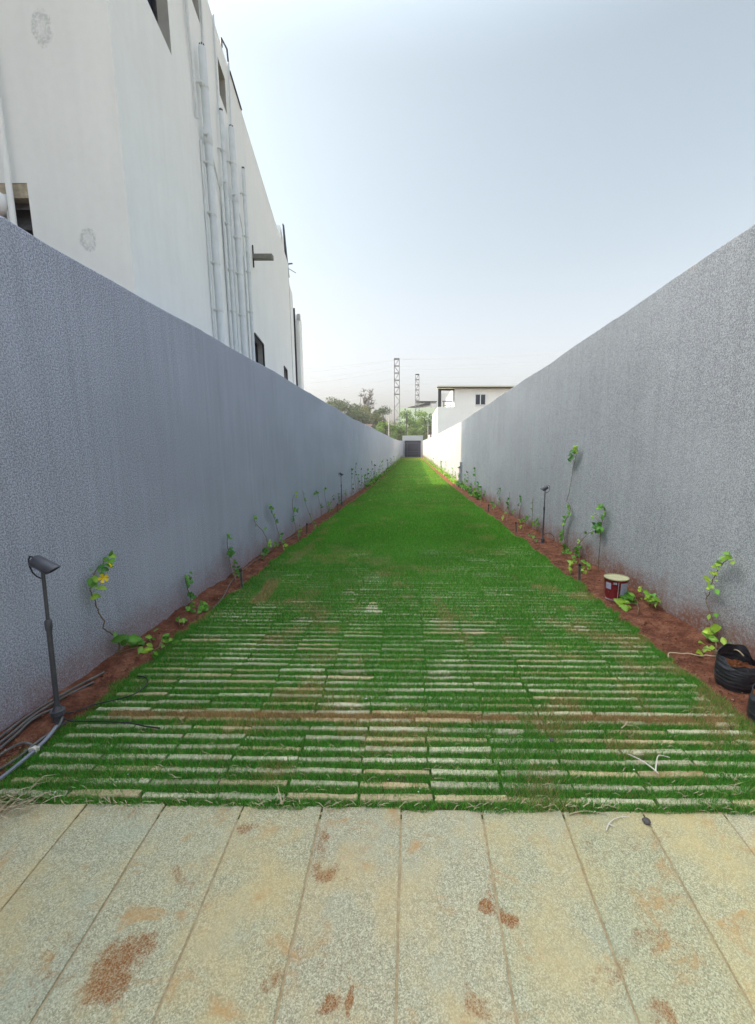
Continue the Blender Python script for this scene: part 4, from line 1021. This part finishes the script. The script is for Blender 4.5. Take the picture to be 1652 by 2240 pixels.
('bigshrubarm',[(2.09,5.125,0.132),(2.09,5.086,0.231),(2.09,4.898,0.37),(2.09,4.673,0.467),(2.09,4.583,0.525)],[(2.09,5.115,0.246,3,0.7,0.7),(2.09,4.898,0.376,3,0.7,0.7),(2.09,4.763,0.445,2,0.7,0.6),(2.09,4.662,0.54,3,1.2,0.15),(2.09,4.571,0.531,4,1.3,0.15),(2.09,4.505,0.52,2,1.1,0.2)]),
('upperarm',[(2.09,4.553,0.55),(2.09,4.485,0.659),(2.09,4.542,0.756)],[(2.09,4.542,0.756,4,0.9,0.5),(2.09,4.473,0.718,3,0.9,0.4),(2.09,4.6,0.719,2,0.8,0.6),(2.09,4.507,0.665,3,0.9,0.4),(2.09,4.7,0.644,2,0.7,0.7),(2.09,4.75,0.605,2,0.6,0.7)]),
('tallclimb',[(2.09,5.611,0.122),(2.09,5.692,0.215),(2.09,5.653,0.394),(2.09,5.537,0.485),(2.09,5.49,0.587),(2.09,5.531,0.651),(2.09,5.632,0.68),(2.09,5.556,0.812),(2.09,5.5,1.047),(2.09,5.45,1.185),(2.09,5.348,1.386)],[(2.09,5.698,0.164,4,0.9,0.35),(2.09,5.663,0.245,4,0.9,0.4),(2.09,5.712,0.124,3,0.9,0.3),(2.09,5.649,0.37,3,0.9,0.6),(2.09,5.624,0.423,3,0.9,0.4),(2.09,5.52,0.5,3,0.9,0.4),(2.09,5.456,0.569,3,0.9,0.5),(2.09,5.526,0.617,3,0.8,0.5),(2.09,5.514,1.251,4,1.3,0.2),(2.09,5.465,1.286,3,1.2,0.2),(2.09,5.414,1.331,3,1.2,0.25),(2.09,5.365,1.386,4,1,0.7)]),
('lampside1',[(1.904,7.074,-0.012),(2.09,7.669,0.035)],[(2.09,7.914,-0.009,4,1.1,0.6),(2.09,7.674,0.067,4,1.1,0.4),(2.09,7.448,0.138,4,1,0.4),(1.968,7.436,-0.02,3,1,0.7),(2.09,7.364,0.184,2,0.9,0.3)]),
('lampside2',[(2.09,6.944,0.014),(2.09,6.865,0.148)],[(2.09,6.962,0.131,4,1,0.4),(2.09,6.825,0.2,3,1,0.3),(2.09,6.767,0.137,3,1,0.3),(2.09,7.057,0.083,2,0.9,0.6)]),
('lampside3',[(1.84,6.178,0.006),(1.905,6.451,0.001)],[(1.905,6.596,-0.002,3,0.9,0.3),(1.919,6.451,0.001,4,0.9,0.3),(1.899,6.244,0.005,3,0.9,0.3)]),
('bent',[(1.888,8.28,-0.039),(2.09,9.029,0.024),(2.09,8.982,0.26),(2.09,8.979,0.449)],[(2.09,9.02,0.293,4,1,0.2),(2.09,9.055,0.193,4,1,0.2),(2.09,8.959,0.111,4,1,0.15),(2.09,9.19,-0.04,4,1,0.4),(1.95,8.777,-0.05,4,1,0.6),(1.87,8.522,-0.044,3,0.9,0.7)]),
('loopy',[(2.09,8.069,0.136),(2.09,7.966,0.322),(2.09,8.009,0.434)],[(2.09,8.008,0.424,4,0.9,0.1),(2.09,7.973,0.371,3,0.9,0.2),(2.09,8.094,0.297,3,0.8,0.1),(2.09,8.351,0.163,2,0.8,0.1),(2.09,8.559,0.078,3,0.8,0.5)]),
('wisp',[(2.09,7.214,0.208),(2.09,7.226,0.422),(2.09,7.221,0.529)],[(2.09,7.226,0.422,2,0.6,0.3),(2.09,7.233,0.329,3,0.7,0.4)]),
('bush1',[(1.887,9.641,-0.069),(2.09,10.754,-0.056)],[(2.09,10.95,-0.036,4,1,0.3),(2.09,10.662,-0.043,5,1.1,0.3),(2.09,10.431,-0.057,4,1,0.3),(2.008,10.316,-0.084,4,1,0.3)]),
('bush2',[(2.09,9.846,-0.017),(2.09,9.996,0.3)],[(2.09,10.151,0.368,3,0.9,0.2),(2.09,9.851,0.398,3,0.9,0.2),(2.09,10.138,0.284,3,0.9,0.2),(2.09,9.936,0.172,4,1,0.3),(2.09,10.058,0.038,3,0.9,0.5)]),
('bush3',[(1.816,11.09,-0.102),(2.09,12.808,-0.064)],[(2.09,13.259,-0.059,5,1,0.2),(2.09,12.711,-0.053,5,1,0.2),(2.025,12.235,-0.127,5,1.1,0.5),(2.09,12.037,0.024,4,1,0.2),(2.09,11.88,0.142,4,1,0.1),(2.09,11.87,-0.107,3,1,0.3)]),
('bush4',[(1.829,13.041,-0.145),(2.09,14.852,-0.11)],[(2.019,14.963,-0.184,5,1,0.5),(2.09,14.721,-0.097,5,1,0.4),(1.954,13.949,-0.165,5,1.1,0.4),(2.09,14.287,-0.143,4,1,0.4),(2.09,14.62,0.097,2,0.9,0.1)]),
]

LAB = {
 'flower': (-1, 'climber with a yellow flower reaching up the left wall on a bare stem'),
 'flowerbase': (-1, 'spreading leafy shoots at the foot of the yellow flowered climber'),
 'lowsprig': (-1, 'small two leaf sprig just beyond the yellow flowered climber'),
 'lowsprig2': (-1, 'low green sprig at the left turf edge with one leaf over the lawn'),
 'hooked': (-1, 'climber with a hooked tip hanging back on the left wall'),
 'hookbase': (-1, 'bushy low shoots below the hooked climber'),
 'tiny': (-1, 'tiny seedling alone on the left red soil'),
 'darktall': (-1, 'dark leaved climber with two hanging clumps above the first left sprinkler'),
 'darkbase': (-1, 'dark bushy plant beside the first left sprinkler'),
 'airy': (-1, 'sparse leaning climber just past the first left sprinkler'),
 'airybase': (-1, 'dense green bush at the drip line past the first left sprinkler'),
 'airyside': (-1, 'small green plant next to the drip line on the left'),
 'leaner': (-1, 'leafy climber with a drooping bushy head on the left wall'),
 'yellowtop': (-1, 'climber with a yellow green tip on the left wall'),
 'yellowbase': (-1, 'low bush before the second left sprinkler'),
 'pairstem': (-1, 'thin climber bearing one pale leaf clump high on the left wall'),
 'pairbase': (-1, 'yellowing bush behind the second left sprinkler'),
 'umbrella': (-1, 'climber spreading like an umbrella on the left wall'),
 'lime': (-1, 'lone lime green tuft on a thin stem on the left wall'),
 'thick1': (-1, 'thick low climber before the second left spotlight'),
 'thick2': (-1, 'dark upright climber just before the second left spotlight'),
 'thick3': (-1, 'green climber just behind the second left spotlight'),
 'thin1': (-1, 'tall pole like climber with a dark tuft on top beyond the second left spotlight'),
 'thin2': (-1, 'tall wavy climber reaching highest between the second and third left spotlights'),
 'thin3': (-1, 'bushy footed climber halfway to the third left spotlight'),
 'thin4': (-1, 'climber with a dark round tip halfway to the third left spotlight'),
 'thin5': (-1, 'dark tipped climber just before the third left spotlight'),
 'lowline': (-1, 'row of low bushes before the third left spotlight'),
 'bagclimber': (1, 'yellow green climber winding up the right wall above the black bag'),
 'bagclimberbase': (1, 'large leaved plant at the foot of the right wall behind the black bag'),
 'droopbush': (1, 'drooping green bush right beside the red paint tin'),
 'budsprig': (1, 'tiny yellow bud sprig between the drooping bush and the wall'),
 'wallhugger': (1, 'small green plant pressed against the right wall past the paint tin'),
 'bigshrub': (1, 'big bushy climber behind the first right sprinkler'),
 'bigshrubarm': (1, 'arching shoot with a dark leaf clump above the big right bush'),
 'upperarm': (1, 'hanging upper shoot above the arching one on the right wall'),
 'tallclimb': (1, 'tallest climber on the right wall with a thin bare stem and a high leaf clump'),
 'lampside1': (1, 'leaning yellow green plant by the second right sprinkler'),
 'lampside2': (1, 'green plant directly behind the near right spotlight pole'),
 'lampside3': (1, 'low leaves at the base of the near right spotlight'),
 'bent': (1, 'bent climber with a dark top and yellow foot on the right wall'),
 'loopy': (1, 'curled dark climber between the bent one and the near right spotlight'),
 'wisp': (1, 'thin wispy climber left of the near right spotlight head'),
 'bush1': (1, 'round green bush before the third right sprinkler'),
 'bush2': (1, 'two tipped climber beyond the round right bush'),
 'bush3': (1, 'cluster of leafy climbers near the third right sprinkler'),
 'bush4': (1, 'loose bush beyond the third right sprinkler'),
}
for i, (key, st, cl) in enumerate(PL):
    sd, lb = LAB[key]; climber(sd, st, cl, lb, 100 + i)
# yellow flowers
def flower(p, r, d):
    mb = MB(); d = Vector(d).normalized(); a = d.cross(Vector((0,0,1))).normalized(); b = a.cross(d); p = Vector(p)
    for k in range(5):
        t = 2*math.pi*k/5; e = a*math.cos(t) + b*math.sin(t); f = a*math.cos(t+1.57) + b*math.sin(t+1.57)
        mb.add([p - d*r*.5, p + e*r*.35 - f*r*.2, p + e*r*.35 + f*r*.2, p + e*r*.95 - f*r*.42 + d*r*.35, p + e*r*1.1 + d*r*.2, p + e*r*.95 + f*r*.42 + d*r*.35], [(0,1,2),(1,3,4),(1,4,2),(2,4,5)])
    mb.tube([p - d*r*1.3, p - d*r*.4], [r*.12, r*.3], 8)
    return mb
fl = [o for o in col.objects if o.get('label', '').startswith('climber with a yellow flower')][0]
flower((-1.93, 2.515, .592), .027, (.6, -.75, .1)).build("flower", M['petal'], fl, smooth=True)
flower((-1.935, 2.60, .647), .018, (.5, .2, -.8)).build("flower", M['petal'], fl, smooth=True)

# young climbers farther down the path, too small to tell apart
def far_plant(side, y, seed, sun):
    rr = random.Random(seed); X = (-1.965 if side < 0 else 2.09); z = zg(y)
    H = rr.choice((.15, .25, .3, .45, .6, .8)) * rr.uniform(.8, 1.2); st = [(X, y, z + .03)]; cl = []
    yy = y; zz = z
    for k in range(4):
        zz = z + H * (k + 1) / 4; yy = y + rr.uniform(-.06, .06); st.append((X, yy, zz))
        cl.append((X, yy, zz, rr.randint(3, 4), 1.4, rr.uniform(.1, .5)))
    for k in range(5): cl.append((X - side * rr.uniform(0, .12), y + rr.uniform(-.18, .18), z + rr.uniform(.03, .2), 5, 1.8, rr.uniform(.2, .6) + sun))
    if side < 0:
        zn = ('just before the third left spotlight', 'between the third and the farthest left spotlight', 'beyond the farthest left spotlight')[0 if y < 21.5 else 1 if y < 32 else 2]
    else:
        zn = ('on the shaded stretch before the far right spotlight', 'on the sunlit stretch just past the far right spotlight', 'past the tiny distant right spotlight', 'beyond the farthest right spotlight')[0 if y < 17.6 else 1 if y < 28.5 else 2 if y < 39.5 else 3]
    sd = 'left' if side < 0 else 'right'
    g_ = 'young climbers on the %s, %s' % (sd, zn); lb = 'young climber at the %s wall %s' % (sd, zn)
    climber(side, st, cl, lb, seed + 1, group=g_)
y = 17.0; i = 0
while y < 80: far_plant(-1, y, 500 + i, 0); y += random.uniform(.4, .9) * (1 + y / 60); i += 1
y = 12.6
while y < 80: far_plant(1, y, 900 + i, .15 if y > 18 else 0); y += random.uniform(.35, .75) * (1 + y / 60); i += 1

# ================================================================ far buildings
Y = 45.0
h = empty("white_house", (7, Y, -.7), 'white two storey house with a flat roof and balcony behind the right wall', 'house')
mb = MB(); mb.box(2.62, 14, Y, Y + 12, -.7, 4.05); mb.box(2.62, 14, Y, Y + 12, 4.054, 5.56); mb.build("lower_wall", M['white'], h)
mb = MB(); mb.box(4.35, 14, Y + .01, Y + 12, 5.563, 7.42); mb.build("upper_wall", M['white'], h)
mb = MB(); mb.box(2.55, 14.2, Y - .25, Y + 1.2, 7.56, 7.68); mb.box(4.36, 14.2, Y + 1.204, Y + 12.2, 7.56, 7.68); roof = mb.build("roof", M['roofsheet'], h)
mb = MB(); mb.box(2.5, 14.2, Y - .3, Y - .22, 7.42, 7.555)
for x in (4.2, 6.0, 8.0, 10.2): mb.box(x, x + .15, Y - .22, Y, 7.44, 7.55)
mb.build("fascia", M['dark_metal'], roof)
mb = MB(); mb.box(2.66, 2.98, Y + .02, Y + .3, 5.565, 7.42); mb.build("balcony_post", M['dark_metal'], h)
mb = MB(); mb.box(2.98, 4.5, Y + .02, Y + .25, 7.22, 7.415); mb.build("balcony_beam", M['dark_metal'], h)
mb = MB(); mb.box(4.20, 4.345, Y - .02, Y + .3, 6.1, 7.21); mb.build("balcony_jamb", M['reveal'], h)
mb = MB()
for k in range(9): mb.box(3.0 + k*.15, 3.03 + k*.15, Y + 2.0, Y + 2.015, 5.57, 7.2)
for k in range(9): mb.box(2.9, 4.34, Y + 2.016, Y + 2.03, 5.9 + k*.15, 5.93 + k*.15)
mb.build("mesh_screen", M['pole_grey'], h)
mb = MB(); mb.box(3.2, 4.3, Y + 1.2, Y + 1.6, 6.22, 6.30); mb.box(3.3, 3.36, Y + 1.3, Y + 1.36, 5.565, 6.21); mb.box(4.1, 4.16, Y + 1.3, Y + 1.36, 5.565, 6.21); mb.box(3.4, 4.2, Y + 1.2, Y + 1.6, 5.8, 5.86)
mb.build("balcony_shelf", M['dark_metal'], h)
mb = MB()
for a_, b_, c_, d_ in ((6.5, 7.65, 6.80, 6.89), (6.5, 7.65, 5.73, 5.80), (6.5, 6.58, 5.80, 6.80), (7.57, 7.65, 5.80, 6.80), (7.03, 7.12, 5.80, 6.80)): mb.box(a_, b_, Y - .06, Y + .008, c_, d_)
f = mb.build("window", M['white_pipe'], h)
for a_, b_ in ((6.58, 7.03), (7.12, 7.57)):
    mb = MB(); mb.box(a_, b_, Y - .02, Y + .006, 5.80, 6.80); mb.build("pane", M['glass'], f)
mb = MB(); mb.box(2.4, 2.61, Y + 2, Y + 8, -.7, 5.0); mb.build("side_projection", M['pink'], h)

Y = 62.0
h = empty("outbuilding", (3.4, Y, -.7), 'low pinkish outbuilding with a railing beyond the right wall', 'outbuilding')
mb = MB(); mb.box(2.45, 6, Y, Y + 4, -.7, 3.2); mb.box(3.2, 6, Y + .3, Y + 4, 3.204, 5.1); mb.build("wall", M['pink'], h)
mb = MB()
for z in (3.5, 3.95, 4.3): mb.tube([(2.5, Y - .2, z), (4.0, Y - .2, z)], .03)
for x in (2.55, 3.1, 3.6, 3.95): mb.tube([(x, Y - .2, 2.2), (x, Y - .2, 4.3)], .035)
mb.build("railing", M['rust'], h)
Y = 70.0
h = empty("hut", (-6.6, Y, -.7), 'small white hut with a brown roof peeping over the left wall', 'hut')
mb = MB(); mb.box(-8.6, -6.95, Y, Y + 3, -.7, 4.75); mb.build("wall", simple("bright_lime_wash", (.85,.83,.76), .8), h)
mb = MB(); mb.add([(-9.2, Y-.4, 4.755), (-6.7, Y-.4, 4.755), (-6.7, Y+3.4, 4.755), (-9.2, Y+3.4, 4.755), (-9.2, Y+1.5, 5.25), (-6.7, Y+1.5, 5.2)], [(0,3,2,1),(0,1,5,4),(2,3,4,5),(0,4,3),(1,2,5)])
mb.build("roof", M['rust'], h)

# ================================================================ hillside with the mint building
mb = MB(); vs = []; fs = []; nx, ny = 40, 14; rr = random.Random(8)
for j in range(ny + 1):
    for i in range(nx + 1):
        x = -130 + 260 * i / nx; y = 105 + 70 * j / ny
        t = min(1, max(0, (y - 108) / 26)); zz = -1.4 + 9.5 * t * t * (3 - 2*t) * math.exp(-((x - 6) / 60) ** 2) + rr.uniform(-.3, .3) * (1 if j else 0)
        vs.append((x, y, zz))
for j in range(ny):
    for i in range(nx):
        a = j*(nx+1)+i; fs.append((a, a+1, a+nx+2, a+nx+1))
mb.add(vs, fs); tag(mb.build("hillside", M['scrub'], smooth=True), kind='structure')
Y = 133.0
h = empty("mint_building", (6, Y, 7), 'pale mint building with a dark sheet roof on top of the green slope', 'building')
mb = MB(); mb.box(-4.4, 12, Y, Y + 8, 6, 13.4); mb.box(8.6, 13, Y - .6, Y - .004, 6, 14.2); mb.build("wall", M['mint'], h)
mb = MB()
mb.add([(-1.5, Y + .5, 13.6), (5.5, Y + .5, 15.2), (5.5, Y + 6, 15.2), (-1.5, Y + 6, 13.6), (-1.5, Y + .5, 13.45), (5.5, Y + .5, 14.4), (5.5, Y + 6, 14.4), (-1.5, Y + 6, 13.45)], [(0,1,2,3),(7,6,5,4),(0,4,5,1),(2,6,7,3),(0,3,7,4),(1,5,6,2)])
mb.box(1.0, 7.6, Y + 1.5, Y + 6, 15.3, 15.6); mb.build("roof", M['dark_metal'], h)
mb = MB()
for x in (1.3, 3.4, 5.6, 7.3): mb.box(x, x + .25, Y + 1.6, Y + 1.9, 13.4, 15.3)
mb.build("roof_post", M['concrete'], h)
mb = MB(); mb.box(-4.6, 12.1, Y - .12, Y - .005, 8.6, 9.2); mb.build("plinth_band", M['reveal'], h)
mb = MB(); mb.tube([(-9, Y, 12.3), (-4.5, Y, 13.5)], .08); mb.build("cable_stay", M['pole_grey'], h)

# ================================================================ lattice pylons, wires, poles
def pylon(x, y, z0, z1, wd, label, seed):
    t = empty("lattice_pylon", (x, y, z0), label, 'pylon')
    legs = [(sx, sy) for sx in (-1, 1) for sy in (-1, 1)]
    H = z1 - z0
    def C(sx, sy, z): k = wd/2 * (1.12 - .2 * (z - z0) / H); return (x + sx*k, y + sy*k, z)
    for sx, sy in legs:
        mb = MB(); mb.bar(C(sx, sy, z0), C(sx, sy, z1), .13, .13); mb.build("leg", M['steel'], t)
    mb = MB(); n = int(H / (wd * 1.25))
    for k in range(n):
        za = z0 + H*k/n; zb = z0 + H*(k+1)/n; f_ = k % 2
        for s in (-1, 1):
            mb.bar(C(-1 if f_ else 1, s, za), C(1 if f_ else -1, s, zb), .07, .07)
            mb.bar(C(s, -1 if f_ else 1, za), C(s, 1 if f_ else -1, zb), .07, .07)
        if k > n * .55:
            for s in (-1, 1): mb.bar(C(-1, s, zb), C(1, s, zb), .16, .16)
    mb.build("bracing", M['steel'], t)
    mb = MB(); mb.bar(C(-1, -1, z1), C(1, -1, z1), .16, .16); mb.bar(C(-1, 1, z1), C(1, 1, z1), .16, .16); mb.bar(C(-1, -1, z1), C(-1, 1, z1), .16, .16); mb.bar(C(1, -1, z1), C(1, 1, z1), .16, .16); mb.build("top_frame", M['steel'], t)
    return t
pylon(-4.3, 118, -1, 24.9, 1.45, 'taller lattice pylon left of the gate rising out of the trees', 1)
pylon(1.35, 128, -1, 22.5, 1.12, 'shorter lattice pylon above the gate before the green slope', 2)
Y = 119.0
wires = [(26.2, 25.0, 27.6, 'topmost overhead wire crossing the sky'), (24.1, 24.9, 27.0, 'second overhead wire from the top'), (22.4, 23.3, 25.4, 'third overhead wire from the top'),
         (20.8, 22.4, 24.6, 'fourth overhead wire from the top'), (18.3, 20.3, 21.6, 'fifth overhead wire from the top'), (16.6, 18.7, 19.8, 'sixth overhead wire from the top'), (14.6, 16.9, 17.6, 'lowest overhead wire just above the trees')]
for i, (za, zb, zc, lb) in enumerate(wires):
    mb = MB(); pts = []
    for k in range(25):
        X = -60 + (55.7) * k / 24; t = k / 24; pts.append((X, Y + .3 * i, za - 3 + (zb - za + 3) * t - 3.2 * math.sin(math.pi * t) * .5))
    for k in range(1, 25):
        X = -4.3 + 75 * k / 24; t = k / 24; pts.append((X, Y + .3 * i, zb + (zc - zb + 2.2) * t - 2.0 * math.sin(math.pi * t) * .5))
    mb.tube(pts, .028, 4, cap=False)
    tag(mb.build("overhead_wire", M['wire']), lb, 'wire', 'overhead wires')
poles = [(-5.4, 96, 8.4, .14, M['pole_grey'], 'pale grey street pole left of the gate'), (-1.45, 97, 9.2, .11, M['dark_metal'], 'dark thin pole just left of the gate top'),
         (3.3, 92, 6.6, .10, M['pole_grey'], 'pale thin pole right of the gate'), (5.0, 98, 8.3, .16, M['pole_grey'], 'pale pole beside a dark frame right of the gate'),
         (-6.3, 99, 5.6, .10, M['dark_metal'], 'short dark pole behind the pale street pole')]
for x, y, z1, r, m, lb in poles:
    t = empty("utility_pole", (x, y, -1), lb, 'pole'); mb = MB(); mb.tube([(x, y, -1), (x, y, z1)], [r, r*.7], 10); mb.build("shaft", m, t)
    mb = MB(); mb.bar((x - .45, y, z1 - .5), (x + .45, y, z1 - .5), .08, .08); mb.bar((x, y, z1), (x, y, z1 + .25), .1, .1); mb.build("crossarm", m, t)
t = empty("steel_frame", (5.8, 97, -1), 'dark brown open steel frame right of the gate', 'frame')
mb = MB()
for x in (5.1, 6.0, 6.6): mb.bar((x, 97.2, -1), (x, 97.2, 8.0), .2, .2)
mb.bar((4.4, 97.2, 8.1), (6.7, 97.2, 8.1), .2, .2); mb.build("posts", M['rust'], t)
mb = MB(); mb.box(5.1, 6.6, 97.3, 97.35, 2, 7.4); mb.build("sheet", M['dark_metal'], t)

# ================================================================ trees
def tree(x, y, z0, H, rad, label, c0, c1, seed, n=2600, leaf=.30, bare=False, name="tree", lobes=22, lo=.30):
    rs_ = np.random.RandomState(seed); rr = random.Random(seed); n = int(n * (1 if bare else 1.8))
    t = empty(name, (x, y, z0), label, 'tree')
    mb = MB(); top = Vector((x + rr.uniform(-.1, .1) * rad, y, z0 + H * .9))
    def limb(a, b, r0, r1, k=5):
        a = Vector(a); b = Vector(b); pts = []
        for i in range(k + 1):
            q = a.lerp(b, i / k); 
            if 0 < i < k: q += Vector((rr.uniform(-1,1), rr.uniform(-1,1), 0)) * (b - a).length * .05
            pts.append(q)
        mb.tube(pts, [r0 + (r1 - r0) * i / k for i in range(k + 1)], 6); return pts
    tr = limb((x, y, z0 - .5), top, H * .022, H * .005, 7)
    cen = []
    for k in range(lobes):
        s = tr[rr.randint(2, 6)]; a = rr.uniform(0, 6.28); rad2 = rad * rr.uniform(.35, .95)
        zt = z0 + H * rr.uniform(lo, .93); fall = 1 - .45 * max(0, (zt - z0) / H - .6) / .4
        e = Vector((x + math.cos(a) * rad2 * fall, y + math.sin(a) * rad2 * fall, zt))
        limb(s, e, H * .009, H * .002); cen.append(e)
        if bare:
            for q in range(7): 
                e2 = e + Vector((rr.uniform(-1,1), rr.uniform(-1,1), rr.uniform(-.2,1))) * rad * .35; limb(e, e2, H*.004, H*.0015, 3); cen.append(e2)
    mb.build("trunk", M['bark'], t, smooth=True)
    C = np.array([list(c) for c in cen] + ([] if bare else [list(top)])); idx = rs_.randint(0, len(C), n)
    sz = (rs_.uniform(.20, .38, len(C)) * rad) if not bare else np.full(len(C), rad * .1)
    d = rs_.normal(size=(n, 3)); d /= np.linalg.norm(d, axis=1)[:, None]; rad_ = rs_.uniform(.25, 1.05, n) ** .5
    P = C[idx] + d * (sz[idx] * rad_)[:, None] * np.array([1.1, 1.1, .8])
    P += rs_.normal(size=(n, 3)) * .12 * leaf
    L = leaf * rs_.uniform(.6, 1.4, n)
    a = rs_.normal(size=(n, 3)); a /= np.linalg.norm(a, axis=1)[:, None]; b = np.cross(a, rs_.normal(size=(n, 3))); b /= np.linalg.norm(b, axis=1)[:, None]
    a *= L[:, None]; b *= (L * .55)[:, None]
    V = np.stack([P - a * .5, P + b * .5, P + a * .5, P - b * .5], 1).reshape(-1, 3)
    q = rs_.rand(n, 1) * .6 + (rs_.rand(len(C), 1))[idx] * .4
    Cc = (np.array(c0) * (1 - q) + np.array(c1) * q) * rs_.uniform(.8, 1.2, (n, 1))
    fast_mesh("crown", V - np.array([x, y, z0]), np.arange(n * 4).reshape(-1, 4), np.repeat(Cc, 4, 0), M['crown'], t)
    return t
GD = ((.030,.055,.028), (.085,.12,.055)); GO = ((.07,.095,.04), (.16,.18,.08)); GB = ((.06,.14,.025), (.24,.38,.06)); GM = ((.04,.085,.025), (.13,.21,.045))
tree(-20.8, 112, -1, 15.8, 4.8, 'olive toned tree leftmost beyond the left wall', *GO, 1, 2400, .34)
tree(-17.8, 108, -1, 14.2, 5.3, 'broad grey green tree second from the left beyond the wall', *GD, 2, 3400, .34)
tree(-14.8, 112, -1, 14.0, 5.3, 'dark grey green tree behind the small white hut', *GD, 3, 3600, .34)
tree(-11.8, 108, -1, 12.8, 5.1, 'mid height brownish green tree right of the bare tree', *GO, 4, 3400, .34)
tree(-12.6, 104, -1, 11.0, 4.1, 'dark shadowy tree lower down behind the wall', *GD, 5, 2800, .30)
tree(-8.4, 114, -1, 13.2, 4.4, 'grey green tree just left of the taller pylon', *GD, 6, 3000, .32)
tree(-12.4, 116, -1, 18.6, 3.0, 'nearly bare twiggy tree standing above the others', (.12,.11,.09), (.2,.18,.14), 7, 260, .22, True, lo=.6)
tree(-5.9, 101, -1, 8.4, 3.1, 'bright green bushy tree behind the pale street pole', *GB, 8, 3000, .26)
tree(-3.4, 99, -1, 7.4, 2.4, 'green tree at the foot of the taller pylon', *GM, 9, 2600, .24)
tree(-8.6, 100, -1, 7.2, 2.5, 'small mid green tree low behind the left wall end', *GM, 10, 1800, .24)
tree(-1.2, 113, -.5, 11.6, 4.1, 'bright lime green tree below the mint building', *GB, 11, 3600, .28, lo=.2)
tree(3.2, 116, -.5, 11.8, 4.1, 'fresh green tree right of the shorter pylon', *GB, 12, 3400, .28, lo=.2)
tree(6.6, 115, -.5, 11.6, 3.7, 'deeper green tree beside the white house', *GM, 13, 3200, .28, lo=.2)
tree(1.0, 104, -.8, 6.8, 3.0, 'low green tree right behind the gate', *GM, 14, 2200, .24, lo=.2)
tree(4.8, 106, -.8, 6.4, 2.5, 'low dark tree behind the thin poles right of the gate', *GD, 15, 2000, .24, lo=.2)
# rough growth over the slope
rs_ = np.random.RandomState(55); n = 26000
x = rs_.uniform(-40, 45, n); y = rs_.uniform(108, 132, n); t_ = np.clip((y - 108) / 26, 0, 1)
z = -1.4 + 9.5 * t_ * t_ * (3 - 2*t_) * np.exp(-((x - 6) / 60) ** 2) + rs_.rand(n) ** 1.5 * (.6 + 2.2 * vnoise(x, y, .25, 80))
a = rs_.normal(size=(n, 3)); a /= np.linalg.norm(a, axis=1)[:, None]; b = np.cross(a, rs_.normal(size=(n, 3))); b /= np.linalg.norm(b, axis=1)[:, None]
L = rs_.uniform(.25, .6, n)[:, None]; P = np.stack([x, y, z], 1)
V = np.stack([P - a*L*.5, P + b*L*.3, P + a*L*.5, P - b*L*.3], 1).reshape(-1, 3)
q = vnoise(x, y, .3, 81)[:, None] * .6 + rs_.rand(n, 1) * .4
Cc = np.array(GM[0]) * (1 - q) + np.array(GB[1]) * q
tag(fast_mesh("undergrowth", V, np.arange(n*4).reshape(-1, 4), np.repeat(Cc, 4, 0), M['crown']), 'dense green undergrowth covering the slope behind the gate', 'undergrowth', kind='stuff')

# ================================================================ the hazy air itself
mb = MB(); mb.box(-140, 140, -20, 190, -2.6, 45)
g = N("haze_air"); pv = g.n("ShaderNodeVolumePrincipled"); pv.inputs["Color"].default_value = (.95, .97, 1, 1); pv.inputs["Density"].default_value = .0006
g.L(pv.outputs[0], g.t.nodes["Material Output"].inputs["Volume"]); g.t.nodes.remove(g.b)
tag(mb.build("haze", g.m), 'thin pale haze in the air over the whole scene', 'haze', kind='stuff')
